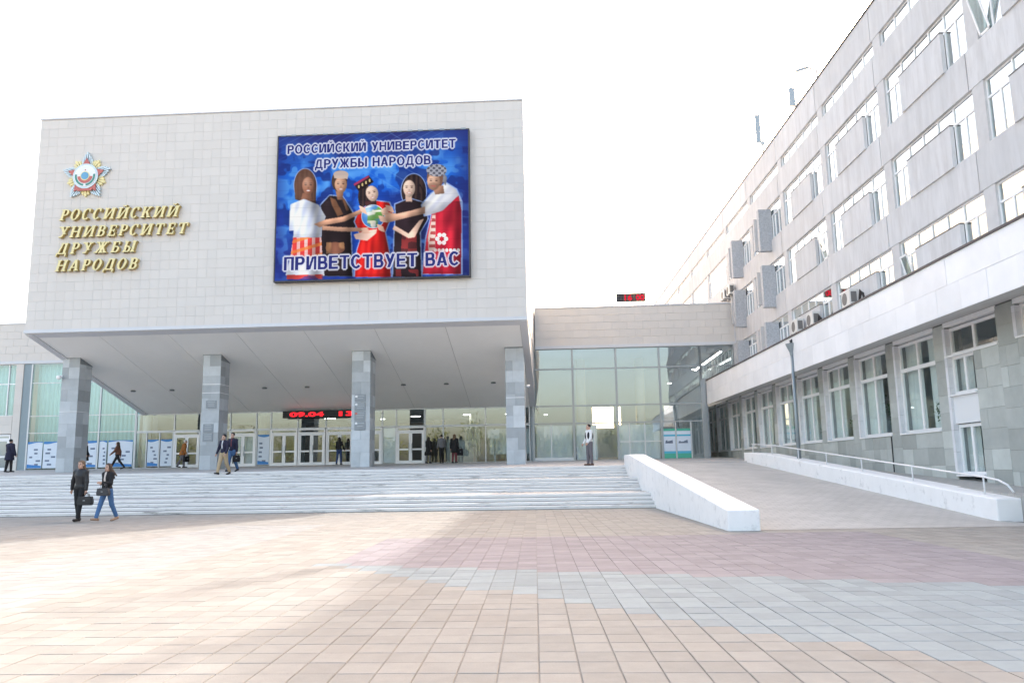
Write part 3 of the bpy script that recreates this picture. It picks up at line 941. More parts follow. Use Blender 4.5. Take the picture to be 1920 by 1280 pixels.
# posters on the inside of the glass
def poster(label, x0, x1, z0, z1, y=D2 - .022, kind=0):
    t = thing('poster', label, 'poster', ((x0 + x1) / 2, y, z0), 'M', 'information posters on the entrance glass')
    MB().box(x0, x1, y, y + .012, z0, z1).build('sheet', MT['poster'], t)
    e = y - .003
    if kind == 0:
        n = 10
        b = MB()
        pts = [(x0, e, z1), (x1, e, z1)] + [(x1 + (x0 - x1) * i / n, e, z1 - .10 - .06 * math.sin(math.pi * i / n * 1.2 + x0)) for i in range(n + 1)]
        b.poly(pts)
        b.build('blue_header', MT['poster_blue'], t, fix=False)
        for k in range(5):
            w = random.uniform(.18, .34) * min(1, x1 - x0)
            px = random.uniform(x0 + .05, x1 - .05 - w); pz = z0 + .18 + k * (z1 - z0 - .5) / 5
            MB().poly([(px, e - .001, pz), (px + w, e - .001, pz), (px + w, e - .001, pz + .11), (px, e - .001, pz + .11)]).build('picture', MT['poster_ink'], t, fix=False)
        if random.random() < .6:
            MB().poly([(x0 + .02, e - .002, z0 + .02), (x1 - .02, e - .002, z0 + .02), (x1 - .02, e - .002, z0 + .16), (x0 + .02, e - .002, z0 + .26)]).build('blue_footer', MT['poster_blue'], t, fix=False)
    else:
        for q0, q1, mm in ((0, .16, 'poster_green'), (.16, .24, 'poster_cyan'), (.24, .42, 'poster'), (.74, .80, 'poster_cyan'), (.92, 1, 'poster_green')):
            h = z1 - z0
            MB().poly([(x0, e, z0 + q0 * h), (x1, e, z0 + q0 * h), (x1, e, z0 + q1 * h), (x0, e, z0 + q1 * h)]).build('colour_band', MT[mm], t, fix=False)
        for k in range(5):
            px = x0 + .08 + k * (x1 - x0 - .3) / 5
            hh = random.uniform(.1, .22)
            MB().poly([(px, e - .001, z0 + .9), (px + .15, e - .001, z0 + .9), (px + .13, e - .001, z0 + .9 + hh), (px + .03, e - .001, z0 + .9 + hh * .8)]).build('picture', MT['poster_ink'], t, fix=False)


pl = ['leftmost white and blue poster, left of the leftmost column', 'poster just left of the leftmost grey column',
      'narrow poster just right of the leftmost column', 'narrow poster left of the person in brown walking past',
      'wide white poster behind the person in brown walking past', 'poster left of the two beside the door with the orange jacket',
      'poster nearest the door that the orange jacket passes']
for lab, (a, c) in zip(pl, ((-33.93, -32.95), (-32.88, -31.9), (-31.0, -29.38), (-29.2, -28.72), (-28.62, -27.02), (-26.05, -25.34), (-25.2, -24.46))):
    poster(lab, a, c, FZ + .12, 3.58)
poster('pale blue notice sheet between two white double doors', -18.93, -18.19, FZ + .1, 3.75)
poster('left sheet of the green and blue posters near the right corner', 6.42, 7.12, FZ + .06, 3.63, kind=1)
poster('right sheet of the green and blue posters near the right corner', 7.22, 8.05, FZ + .06, 3.63, kind=1)
MB().box(-10.92, -10.2, D2 + .04, D2 + .07, FZ + .08, 4.0).build('panel', MT['jamb'], hall)
t = thing('notice_board', 'white notice board on a post behind the glass by the rightmost column', 'board', (-4.0, D2 + .6, FZ))
MB().box(-4.45, -3.7, D2 + .55, D2 + .58, 3.25, 3.8).build('board', MT['paper'], t)
MB().box(-4.08, -3.95, D2 + .6, D2 + .66, FZ, 3.9).build('post', MT['jambblue'], t)

# ================================================================== OFFICE WING on the right (world frame)
XF, XG = 12.615, 12.735                      # face of the upper storeys, plane of their glass
BAY, J0 = 5.85, 27.83
YA, YE = J0 - 3 * BAY, J0 + 10 * BAY
ROOF = 17.85
office = thing('office_building', 'long grey concrete panel office wing with ribbon windows on the right', 'building', (XF, 30, 0), 'W')
k0, k1 = -3, 10
FLOORS = [(6.93, 8.75), (9.95, 11.75), (12.93, 14.76)]
ATTIC = (15.97, 16.53)
bands = [(6.3, 6.93), (8.75, 9.95), (11.75, 12.93), (14.76, 15.97), (16.53, ROOF - .06)]
MB().box(16.2, 30, YA, YE, -.2, ROOF - .1).build('rear_block', MT['granite'], office)
MB().box(XF + .02, 30.1, YA - .02, YE + .02, ROOF - .06, ROOF).build('roof', MT['reveal'], office)
MB().box(XF - .03, XF + .25, YA - .03, YE + .03, ROOF + .001, ROOF + .05).build('coping', MT['flash'], office)
MB().box(XF + .05, 16.2, YA - .05, YA, -.2, ROOF - .1).build('end_wall', MT['granite'], office)
MB().box(XF + .05, 16.2, YE, YE + .05, -.2, ROOF - .1).build('end_wall', MT['granite'], office)
for z in (6.55, 9.35, 12.35, 15.3):
    MB().box(XF + .34, 16.2, YA, YE, z, z + .25).build('floor_slab', MT['inner_wall'], office)
for k in range(k0, k1):
    ya, yb = J0 + k * BAY, J0 + (k + 1) * BAY
    for i, (z0, z1) in enumerate(bands):
        boxpiece('spandrel_panel', office, XF + random.choice((0, .004, .008)), XF + .33, ya + .02, yb - .02, z0 + .006, z1 - .004, MT['granite'])
    for (z0, z1) in FLOORS + [ATTIC]:
        boxpiece('pier', office, XF + .02, XF + .33, yb - .70, yb - .13, z0 - .002, z1 + .002, MT['reveal'])


def ribbon(ya, yb, z0, z1, cols, transom_cols, zt, open_leaf=None, mat=GL_SKY):
    """one ribbon window: white frame, panes; cols = mullion positions"""
    b = MB()
    fw = .055
    for i, y in enumerate(cols):
        b.box(XG - .03, XG + .05, y - fw / 2, y + fw / 2, z0, z1)
    for i in range(len(cols) - 1):
        a, c = cols[i] + fw / 2 + .001, cols[i + 1] - fw / 2 - .001
        b.box(XG - .026, XG + .046, a, c, z0, z0 + .06).box(XG - .026, XG + .046, a, c, z1 - .05, z1)
        if i in transom_cols:
            b.box(XG - .028, XG + .046, a, c, zt - .03, zt + .03)
            m = (a + c) / 2
            b.box(XG - .024, XG + .04, m - .035, m + .035, z0 + .061, zt - .031)
    w = b.build('window', MT['pvc'], office)
    for i in range(len(cols) - 1):
        a, c = cols[i] + fw / 2, cols[i + 1] - fw / 2
        if i in transom_cols:
            boxpiece('pane', w, XG, XG + .006, a, c, zt + .03, z1 - .05, mat)
            m = (a + c) / 2
            boxpiece('pane', w, XG, XG + .006, a, m - .035, z0 + .06, zt - .03, mat)
            boxpiece('pane', w, XG, XG + .006, m + .035, c, z0 + .06, zt - .03, mat)
        else:
            boxpiece('pane', w, XG, XG + .006, a, c, z0 + .06, z1 - .05, mat)
    return w


for k in range(k0, k1):
    ya, yb = J0 + k * BAY, J0 + (k + 1) * BAY
    s0, s1 = ya - .13, yb - .70             # window strip between the piers
    # attic strip
    n = 5
    ribbon(s0, s1, ATTIC[0], ATTIC[1], [s0 + (s1 - s0) * i / n for i in range(n + 1)], (), 0)
    for fi, (z0, z1) in enumerate(FLOORS):
        fins = k in (2, 3)
        if k >= 4:
            ribbon(s0, s1, z0, z1, [s0 + (s1 - s0) * i / 5 for i in range(6)], (0, 1, 2, 3, 4), z1 - .55)
        else:
            ribbon(s0, s1, z0, z1, [s0, s0 + 1.2, s0 + 2.15, s0 + 3.1, s0 + 4.05, s1], (0, 4) if not fins else (0, 1, 2, 3, 4), z1 - .55)
        if k < 2:
            p = boxpiece('parapet_panel', office, XF - .05, XF + .075, s0 + 1.24, s0 + 4.02, z0 - .03, z0 + 1.24, MT['granite'])
            boxpiece('panel_cap', office, XF - .06, XF + .08, s0 + 1.22, s0 + 4.04, z0 + 1.242, z0 + 1.275, MT['flash'])
        if fins:
            boxpiece('fin', office, XF - .60, XF + .08, s0 + 1.72, s0 + 2.05, z0 - .58, z1 - .17, MT['fin'])
            boxpiece('fin', office, XF - .25, XF + .08, s0 + 3.9, s0 + 4.1, z0 - .02, z1 - .02, MT['reveal'])
        # blinds and rooms behind
        for q in range(5):
            if random.random() < .55:
                a = s0 + (s1 - s0) * q / 5
                h = random.choice((.5, .9, 1.7))
                boxpiece('blind', office, XG + .18, XG + .19, a + .05, a + (s1 - s0) / 5 - .05, z1 - h, z1 - .02, MT['curtain_white'])
# two top-hung sashes standing open
for y, z in ((J0 - BAY - .70 - .55, FLOORS[2][0]), (J0 - .13 + .08 + BAY, FLOORS[1][0]), (J0 - BAY - .13 + .1 + 4.2, FLOORS[0][0])):
    c = MB()
    zz0, zz1, tilt = z + .06, z + 1.2, .28
    def PT(a, b_, d=0): return (XG - .04 - d - tilt * (b_ - zz0) / (zz1 - zz0), a, b_)
    for a0, a1, b0, b1 in ((y, y + .06, zz0, zz1), (y + .44, y + .5, zz0, zz1), (y, y + .5, zz0, zz0 + .06), (y, y + .5, zz1 - .06, zz1)):
        c.prism([PT(a0, b0), PT(a1, b0), PT(a1, b1), PT(a0, b1)], (-.03, 0, 0))
    sash = c.build('open_sash', MT['pvc'], office)
    MB().prism([PT(y + .05, zz0 + .05, .012), PT(y + .45, zz0 + .05, .012), PT(y + .45, zz1 - .05, .012), PT(y + .05, zz1 - .05, .012)], (-.004, 0, 0)).build('pane', GL_SKY, sash)

# white marble ledge
LY0, LY1 = YA, 49.75
led = MB().prism([(10.69, LY0, 5.06), (10.69, LY0, 6.5), (XF, LY0, 6.53), (XF, LY0, 5.40), (12.15, LY0, 5.37)], (0, LY1 - LY0, 0)).build('ledge', MT['ledge_under'], office)
y = LY0
for j in range(2):
    z0, z1 = (5.05, 5.78) if j == 0 else (5.78, 6.50)
    y = LY0 - (.6 if j else 0)
    while y < LY1 - .1:
        a, c = max(y, LY0), min(y + 1.2, LY1)
        boxpiece('marble_slab', led, 10.66 - random.choice((0, .003, .005)), 10.688, a + .003, c - .003, z0 + .003, z1 - .003, MT['marble'])
        y += 1.2
MB().box(10.62, 10.80, LY0, LY1, 6.502, 6.56).build('flashing', MT['flash'], led)

# ground floor of stone slabs with tall white windows
GX, GG = 12.20, 12.38
gw = [(21.2 + 3.37 * k, 23.89 + 3.37 * k) for k in range(11)]
gw = [(16.9, 20.35)] + gw
ZW0, ZW1 = 2.27, 5.20
mort = MB()
rects = []                                   # solid wall rectangles (y0,y1,z0,z1)
LOW = -.2


def solid(y0, y1, z0, z1):
    rects.append((y0, y1, z0, z1))
    mort.box(GX + .025, GX + .5, y0, y1, z0, z1)


prev = YA
for wi, (a, c) in enumerate(gw):
    solid(prev, a, .4, 5.33)
    if wi == 0:
        solid(a, c, .4, 4.38)
    elif wi == 1:
        solid(a, 22.42, .4, 4.36)
    else:
        solid(a, c, .4, ZW0)
    prev = c
solid(prev, 62, .4, 5.33)
mort.box(GX + .02, GX + .5, YA, 62, 5.331, 5.4)
mo = mort.build('wall', MT['mortar'], office)
cnt = 0
for (y0, y1, z0, z1) in rects:
    if y0 > 58: continue
    zb = max(z0, walk_z(max(17, min(y0, 40))) - .15)
    nr = max(1, round((z1 - zb) / .52))
    hr_ = (z1 - zb) / nr
    for r in range(nr):
        y = max(y0, 12.0)
        while y < min(y1, 58) - .02:
            w = random.choice((.55, .7, .85, 1.0))
            e = min(y + w, y1)
            if y1 - e < .25: e = y1
            dz = 0
            boxpiece('stone_slab', mo, GX - random.choice((0, .003, .006)), GX + .024, y + .003, e - .003, zb + r * hr_ + .003, zb + (r + 1) * hr_ - .003, MT['slab'])
            cnt += 1
            y = e


def gf_window(a, c, z0, z1, zt, far_jamb=True, curtain_=True):
    b = MB()
    fw = .09
    b.box(GG - .04, GG + .05, a, a + fw, z0, z1).box(GG - .04, GG + .05, c - fw, c, z0, z1)
    m = a + (c - a) * .52
    b.box(GG - .036, GG + .046, a + fw + .001, c - fw - .001, z0, z0 + .09).box(GG - .036, GG + .046, a + fw + .001, c - fw - .001, z1 - .09, z1)
    panes = []
    if zt:
        b.box(GG - .05, GG + .046, a + fw + .001, c - fw - .001, zt - .06, zt + .06)
        b.box(GG - .034, GG + .044, m - .05, m + .05, zt + .061, z1 - .091).box(GG - .034, GG + .044, m - .05, m + .05, z0 + .091, zt - .061)
        panes = [(a + fw, m - .05, z0 + .09, zt - .06), (m + .05, c - fw, z0 + .09, zt - .06), (a + fw, m - .05, zt + .06, z1 - .09), (m + .05, c - fw, zt + .06, z1 - .09)]
    else:
        b.box(GG - .034, GG + .044, m - .05, m + .05, z0 + .091, z1 - .091)
        panes = [(a + fw, m - .05, z0 + .09, z1 - .09), (m + .05, c - fw, z0 + .09, z1 - .09)]
    w = b.build('window', MT['pvc'], office)
    for p in panes:
        boxpiece('pane', w, GG, GG + .006, *p, GL_GF)
    MB().box(GX - .05, GG - .04, a - .02, c + .02, z0 - .045, z0 - .002).build('sill', MT['pvc'], w)
    if curtain_:
        cb = MB()
        n = int((c - a) * 18)
        cut = random.uniform(.25, .45)
        for i in range(n + 1):
            yy = a + (c - a) * i / n
            cb.v += [(GG + .22 + .03 * math.sin(i * .9), yy, z0), (GG + .22 + .03 * math.sin(i * .9), yy, z1)]
        for i in range(n):
            f = i / n
            if cut < f < cut + .2: continue
            cb.f.append((2 * i, 2 * i + 2, 2 * i + 3, 2 * i + 1)); cb.m.append(0)
        cb.build('curtain', MT['curtain_pale'], w, smooth=True, fix=False)
    return w


for wi, (a, c) in enumerate(gw):
    if wi == 0:
        gf_window(a, c, 4.40, 5.22, None)
    elif wi == 1:
        gf_window(a, c, 4.38, 5.20, None, curtain_=False)
        gf_window(22.44, c, 3.24, 4.36, None)
        boxpiece('white_panel', office, GX + .06, GX + .12, 22.43, c - .001, 2.40, 3.20, MT['enamel_white'])
        gf_window(22.44, c, .95, 2.38, None)
    else:
        gf_window(a, c, ZW0, ZW1, 4.33)
    # pale stone lining of the far reveal: stacked blocks
    z = .98 if wi == 1 else (4.40 if wi == 0 else ZW0)
    while z < 5.2:
        h = min(.62, 5.2 - z)
        if h > .05:
            boxpiece('jamb_block', office, GX + .003, GG - .042, c - .028, c + .002, z + .003, z + h - .003, MT['jamb'])
            boxpiece('jamb_face', office, GX - .011, GX + .002, c - .028, c + .11, z + .003, z + h - .003, MT['jamb'])
        z += h
    boxpiece('lintel', office, GX - .012, GG + .04, a - .02, c + .03, 5.235, 5.362, MT['pvc'])
# rooms behind the ground floor
MB().box(15.6, 15.7, YA, 60, .4, 6.4).build('room_wall', MT['inner_wall'], office)
MB().box(GX + .51, 15.6, YA, 60, 1.2, 1.3).build('floor_slab', MT['inner_floor'], office)
MB().box(GX + .51, 15.6, YA, 60, 5.45, 5.5).build('ceiling', MT['inner_wall'], office)
for y in (20.8, 27.5, 34.3, 41, 47.8):
    MB().box(GG + .6, 15.6, y - .08, y + .08, 1.3, 5.45).build('room_wall', MT['inner_wall'], office)
# drain seam and small hatch marks under the window
MB().box(GX - .03, GX - .008, 28.0, 28.05, walk_z(28) - .05, 2.2).build('conduit', MT['dark'], office)


# potted plants on the inner sills
def plant(label, y, h, n):
    t = thing('potted_plant', label, 'plant', (GG + .11, y, ZW0 + .02), 'W', 'pot plants on the ground floor sills')
    x = GG + .11; z = ZW0 + .02
    MB().tube([(x, y, z), (x, y, z + .30)], [.06, .075], 12).build('pot', MT['pot'], t)
    st = MB(); lf = MB()
    for k in range(7):
        a = k * 2.4; q = Vector((x + .05 * math.cos(a), y + .22 * math.sin(a), z + .3 + h * random.uniform(.45, .9)))
        st.tube([(x, y, z + .27), ((x + q.x) / 2, (y + q.y) / 2 - .02, z + .3 + h * .35), q], .008, 5)
        for j in range(n):
            c = q + Vector((random.gauss(0, .025), random.gauss(0, .13), random.gauss(0, .13)))
            d = Vector((random.gauss(0, 1), random.gauss(0, 1), random.gauss(0, .6))).normalized()
            s = d.cross(Vector((0.2, 0.1, 1))).normalized() * .028
            lf.poly([c, c + d * .05 + s, c + d * .11, c + d * .05 - s])
    st.build('stem', MT['leaf'], t)
    lf.build('foliage', MT['leaf'], t, fix=False)


plant('bushy green pot plant in the second tall window left of the white panel', 28.45, .75, 26)
plant('thin leafy pot plant in the tall window next to the white panel', 25.0, .55, 14)
plant('low green plant in the third tall window left of the white panel', 31.8, .35, 16)
plant('small plant in the tall window just right of the lamp post', 35.1, .3, 10)


# air conditioners hung on the second storey
def aircon(label, x, y, z, axis='Y', group='air conditioning units on the office wing'):
    t = thing('air_conditioner', label, 'air conditioner', (x, y, z), 'W', group)
    w, d, h = .82, .32, .62
    MB().box(x - d, x, y - w / 2, y + w / 2, z, z + h).build('casing', MT['ac'], t, bevel=.02)
    g_ = MB().tube([(x - d - .006, y + .1, z + h / 2), (x - d + .01, y + .1, z + h / 2)], .24, 18).build('fan_grille', MT['ac_dark'], t)
    MB().box(x - d + .05, x - .05, y - w / 2 - .004, y - w / 2 + .01, z + .12, z + h - .1).build('side_grille', MT['ac_dark'], t)
    MB().box(x - d - .05, x + .25, y - w / 2 + .06, y - w / 2 + .1, z - .05, z - .002).box(x - d - .05, x + .25, y + w / 2 - .1, y + w / 2 - .06, z - .05, z - .002).build('bracket', MT['ac_dark'], t)
    return t


aircon('air conditioner furthest left of the three above the white ledge', 12.42, 37.0, 7.30)
aircon('air conditioner between the two others above the white ledge', 12.42, 34.9, 7.22)
aircon('air conditioner nearest the camera above the white ledge, beside looped cables', 12.40, 30.7, 7.26)
aircon('left air conditioner of the pair above the link roof', 12.5, 50.6, 11.75)
aircon('right air conditioner of the pair above the link roof', 12.5, 49.2, 11.75)
for lab, y0, z0 in (('black looped cable hanging beside the nearest air conditioner', 29.75, 7.0), ('black cable hanging beside the middle air conditioner', 34.2, 6.9)):
    t = thing('cable', lab, 'cable', (12.35, y0, z0), 'W')
    for q in range(3):
        MB().tube([(12.35, y0 + .5, z0 - .2), (12.33, y0 + .35 - q * .05, z0 + .3), (12.30, y0 + .1 - q * .08, z0 + .75 - q * .06), (12.28, y0 - .15 - q * .05, z0 + .55), (12.33, y0 - .3 - q * .06, z0 - .2)], .022, 6).build('loop', MT['black'], t, smooth=True)

# rooftop antennas
for lab, y, h0, h1, n in (('tall white panel antenna on a mast, left one on the office roof', 43.4, 18.9, 20.9, 1), ('shorter white panel antenna on the office roof edge', 37.5, 18.3, 19.6, 0)):
    t = thing('antenna', lab, 'antenna', (13.2, y, ROOF), 'W')
    MB().tube([(13.2, y, ROOF), (13.2, y, h1 + (.9 if n else .1))], .045, 8).build('mast', MT['pole'], t)
    MB().box(12.86, 13.14, y - .02, y + .12, h0 + .35, h1).build('panel', MT['pole'], t, bevel=.02)
    MB().box(13.1, 13.3, y - .05, y + .12, h0 + .2, h0 + .4).build('bracket', MT['alu'], t)
    MB().tube([(13.2, y, ROOF), (13.2, y + .7, ROOF + .03), (13.2, y, ROOF + .9)], .018, 6).build('stay', MT['alu'], t)
t = thing('floodlight', 'grey floodlight on a short arm over the office roof edge', 'floodlight', (12.9, 33.9, ROOF), 'W')
MB().tube([(12.9, 33.9, ROOF), (12.9, 33.9, ROOF + .75), (12.6, 34.3, ROOF + 1.15)], .05, 8).build('arm', MT['pole'], t)
MB().prism([(12.62, 34.3, ROOF + 1.08), (12.28, 34.9, ROOF + 1.22), (12.28, 34.9, ROOF + 1.32), (12.62, 34.3, ROOF + 1.2)], (.12, .05, 0)).build('head', MT['pole'], t)

# ================================================================== SIGNS
# ------------------------------------------------------------------ gold slab-serif letters
ST, SH, SE = .21, .10, .075                  # stem width, serif height, serif overhang (units of cap height)


def _rect(a, b_, c, d): return [(a, c), (b_, c), (b_, d), (a, d)]


def stem(x, z0=0, z1=1, lo=True, hi=True):
    p = [_rect(x, x + ST, z0, z1)]
    if lo: p.append(_rect(x - SE, x + ST + SE, z0, z0 + SH))
    if hi: p.append(_rect(x - SE, x + ST + SE, z1 - SH, z1))
    return p


def bowl(x, z0, z1, w, t=.19):
    """half ring opening to the left"""
    cz = (z0 + z1) / 2; rz = (z1 - z0) / 2
    o = ring_pts(x + w * .35, cz, w * .65, rz, -math.pi / 2, math.pi / 2, 10)
    i = ring_pts(x + w * .35, cz, w * .65 - t, rz - SH, math.pi / 2, -math.pi / 2, 10)
    return [[(x, z0)] + o + [(x, z1), (x, z1 - SH)] + i + [(x, z0 + SH)]]


def oval(w, gap=None, t=.21):
    n = 24
    a0, a1 = (0, 2 * math.pi) if gap is None else (gap, 2 * math.pi - gap)
    ps = []
    for k in range(n):
        t0 = a0 + (a1 - a0) * k / n; t1 = a0 + (a1 - a0) * (k + 1) / n
        def pt(r, th): return (w / 2 + (w / 2 - (t if r else 0)) * math.cos(th), .5 + (.52 - (.09 if r else 0)) * math.sin(th))
        ps.append([pt(0, t0), pt(0, t1), pt(1, t1), pt(1, t0)])
    return ps


def diag(x0, z0, x1, z1, w): return [[(x0, z0), (x0 + w, z0), (x1 + w, z1), (x1, z1)]]


GLYPH = {
    'Р': (.70, stem(.08) + bowl(.28, .42, 1, .42)),
    'О': (.80, oval(.80)),
    'С': (.74, oval(.78, .75) + [_rect(.58, .70, .68, .98)]),
    'И': (.98, stem(.08) + stem(.70) + diag(.22, .06, .66, .94, .13)),
    'Й': (.98, stem(.08) + stem(.70) + diag(.22, .06, .66, .94, .13) + [[(.30, 1.22), (.38, 1.22), (.44, 1.15), (.56, 1.15), (.62, 1.22), (.70, 1.22), (.60, 1.07), (.40, 1.07)]]),
    'К': (.86, stem(.08) + diag(.30, .45, .62, 1.0, .15) + diag(.62, 0, .34, .55, .20) + [_rect(.56, .88, 0, SH), _rect(.52, .84, 1 - SH, 1)]),
    'У': (.82, diag(.48, .30, .04, 1.0, .22) + diag(.28, 0, .62, 1.0, .13) + [_rect(-.05, .36, 1 - SH, 1), _rect(.54, .86, 1 - SH, 1), _rect(.12, .42, 0, SH)]),
    'Н': (.94, stem(.08) + stem(.66) + [_rect(.28, .67, .45, .56)]),
    'В': (.74, stem(.08) + bowl(.28, .48, 1, .40) + bowl(.28, 0, .56, .45)),
    'Е': (.74, stem(.08) + [_rect(.28, .70, 0, SH), _rect(.28, .68, 1 - SH, 1), _rect(.28, .55, .45, .55), _rect(.60, .70, .1, .28), _rect(.58, .68, .72, .9), _rect(.48, .57, .36, .64)]),
    'Т': (.82, stem(.30, hi=False) + [_rect(.0, .80, 1 - SH, 1), _rect(.0, .10, .70, .91), _rect(.70, .80, .70, .91)]),
    'Д': (.92, [_rect(.0, .92, 0, SH), _rect(.0, .11, -.20, .01), _rect(.81, .92, -.20, .01), _rect(.60, .81, .09, 1), _rect(.24, .84, 1 - SH, 1)] + diag(.12, .09, .30, .92, .15)),
    'Ж': (1.16, stem(.48) + diag(.08, 0, .40, .55, .18) + diag(.42, .45, .12, 1, .16) + diag(.88, 0, .60, .55, .18) + diag(.58, .45, .88, 1, .16) + [_rect(.0, .32, 0, SH), _rect(.0, .34, 1 - SH, 1), _rect(.82, 1.14, 0, SH), _rect(.82, 1.14, 1 - SH, 1)]),
    'Б': (.76, stem(.08) + [_rect(.28, .68, 1 - SH, 1), _rect(.58, .68, .70, .91)] + bowl(.28, 0, .58, .46)),
    'Ы': (1.04, stem(.08) + bowl(.28, 0, .56, .40) + stem(.78)),
    'А': (.90, diag(.04, 0, .36, 1, .14) + diag(.60, 0, .36, 1, .22) + [_rect(.22, .64, .26, .35), _rect(-.04, .28, 0, SH), _rect(.52, .90, 0, SH)]),
}
SHEAR = .26
gmesh = {}
for ch, (w, polys) in GLYPH.items():
    b = MB()
    for q, p in enumerate(polys):
        e = .0016 * q
        pts = [(x + SHEAR * z, -.20 - e, z) for x, z in p]
        # front face gold, sides darker gold
        n = len(b.v); k = len(pts)
        b.prism(pts, (0, .20 + e, 0), 0, 1)
    gmesh[ch] = b.mesh('letter', [MT['gold'], MT['gold_side']])


def lettering(label, text, x0, x1, zbase, cap):
    t = thing('wall_lettering', label, 'lettering', (x0, D1, zbase), 'M', 'gold name on the upper block')
    adv = [GLYPH[c][0] for c in text]
    wtot = sum(adv) * cap
    gap = ((x1 - x0) - wtot - SHEAR * cap) / (len(text) - 1)
    x = x0
    for c, a in zip(text, adv):
        o = bpy.data.objects.new('letter', gmesh[c])
        COL.objects.link(o)
        o.parent = t
        o.scale = (cap, 1.0, cap)
        o.location = Vector((x, D1 - .012, zbase)) - ORG[t]
        x += a * cap + gap


lettering('top line of gold letters, РОССИЙСКИЙ', 'РОССИЙСКИЙ', -24.98, -18.72, 14.14, .57)
lettering('second line of gold letters, УНИВЕРСИТЕТ', 'УНИВЕРСИТЕТ', -25.02, -18.22, 13.24, .57)
lettering('third line of gold letters, ДРУЖБЫ', 'ДРУЖБЫ', -25.02, -20.85, 12.38, .57)
lettering('lowest line of gold letters, НАРОДОВ', 'НАРОДОВ', -25.02, -20.68, 11.50, .57)

# ------------------------------------------------------------------ star emblem
em = thing('star_emblem', 'enamel star badge with gold rays above the gold letters', 'emblem', (-23.75, D1, 15.1))
EX, EZ, ER = -23.76, 16.45, 1.30


def pol(a, r, y): return (EX + r * math.cos(a), y, EZ + r * math.sin(a))


for k in range(5):
    a = math.pi / 2 + k * 2 * math.pi / 5
    # silver arm: fan of faceted rays
    arm = MB()
    for q in range(-3, 4):
        r = ER * (1.0 - .085 * abs(q))
        d = .065
        base = .42
        yf = D1 - .12 - .012 * (3 - abs(q))
        arm.prism([pol(a + q * .24, base, yf), pol(a + q * .083 - .03, r, yf), pol(a + q * .083 + .03, r, yf)], (0, D1 - .01 - yf, 0))
    arm.build('silver_ray', MT['silver'], em)
    g2 = a + math.pi / 5
    fan = MB()
    for q in range(-2, 3):
        r = ER * (.82 - .07 * abs(q))
        yf = D1 - .10 - .014 * (2 - abs(q))
        fan.prism([pol(g2 + q * .16, .45, yf), pol(g2 + q * .15 - .07, r * .93, yf), pol(g2 + q * .15, r, yf), pol(g2 + q * .15 + .07, r * .93, yf)], (0, D1 - .012 - yf, 0))
    fan.build('gold_ray', MT['gold'], em)
    tri = [pol(a, .98, D1 - .19), pol(a + .36, .62, D1 - .19), pol(a - .36, .62, D1 - .19)]
    MB().prism(tri, (0, .05, 0)).build('red_triangle', MT['enamel_red'], em)


def disc(r0, r1, y, mat, name, a0=0, a1=2 * math.pi, n=32, th=.03):
    b = MB()
    for k in range(n):
        t0 = a0 + (a1 - a0) * k / n; t1 = a0 + (a1 - a0) * (k + 1) / n
        if r0 > 0:
            b.prism([pol(t0, r0, y), pol(t0, r1, y), pol(t1, r1, y), pol(t1, r0, y)], (0, th, 0))
        else:
            b.prism([(EX, y, EZ), pol(t0, r1, y), pol(t1, r1, y)], (0, th, 0))
    b.build(name, mat, em)


disc(0, .66, D1 - .215, MT['silver'], 'ring', th=.04)
disc(0, .57, D1 - .235, MT['enamel_white'], 'white_disc', th=.015)
disc(.43, .53, D1 - .25, MT['enamel_green'], 'wreath', math.radians(170), math.radians(262))
disc(.43, .53, D1 - .25, MT['enamel_green'], 'wreath', math.radians(278), math.radians(370))
disc(.25, .39, D1 - .252, MT['enamel_red'], 'red_arc', math.radians(185), math.radians(355))
disc(0, .20, D1 - .262, MT['enamel_blue'], 'globe')
disc(.20, .24, D1 - .256, MT['gold'], 'gold_ring')
MB().prism([pol(math.pi / 2, .36, D1 - .25), pol(math.pi / 2 + .16, .29, D1 - .25), pol(math.pi / 2 - .16, .29, D1 - .25)], (0, .012, 0)).build('red_star', MT['enamel_red'], em)
MB().prism([(EX - .36, D1 - .225, EZ - .78), (EX + .36, D1 - .225, EZ - .78), (EX + .42, D1 - .225, EZ - .66), (EX - .42, D1 - .225, EZ - .66)], (0, .03, 0)).build('red_ribbon', MT['enamel_red'], em)

# ------------------------------------------------------------------ large LED screen
SX0, SX1, SZ0, SZ1 = scr
SY = D1 - .30
ledw = thing('led_screen', 'large blue video screen with five people holding a globe on the upper block', 'screen', ((SX0 + SX1) / 2, SY, SZ0))
MB().box(SX0, SX1, SY + .012, D1 - .012, SZ0, SZ1).build('cabinet', MT['dark'], ledw)
rim = MB()
rim.box(SX0, SX0 + .06, SY - .02, SY + .011, SZ0, SZ1).box(SX1 - .06, SX1, SY - .02, SY + .011, SZ0, SZ1)
rim.box(SX0 + .061, SX1 - .061, SY - .018, SY + .011, SZ0, SZ0 + .06).box(SX0 + .061, SX1 - .061, SY - .018, SY + .011, SZ1 - .06, SZ1)
rim.build('rim', MT['dark'], ledw)
for k in range(18):
    x = SX0 + .3 + k * (SX1 - SX0 - .6) / 17
    MB().box(x - .12, x + .12, SY - .03, SY - .0185, SZ1 - .03, SZ1 + .035).build('clip', MT['pole'], ledw)
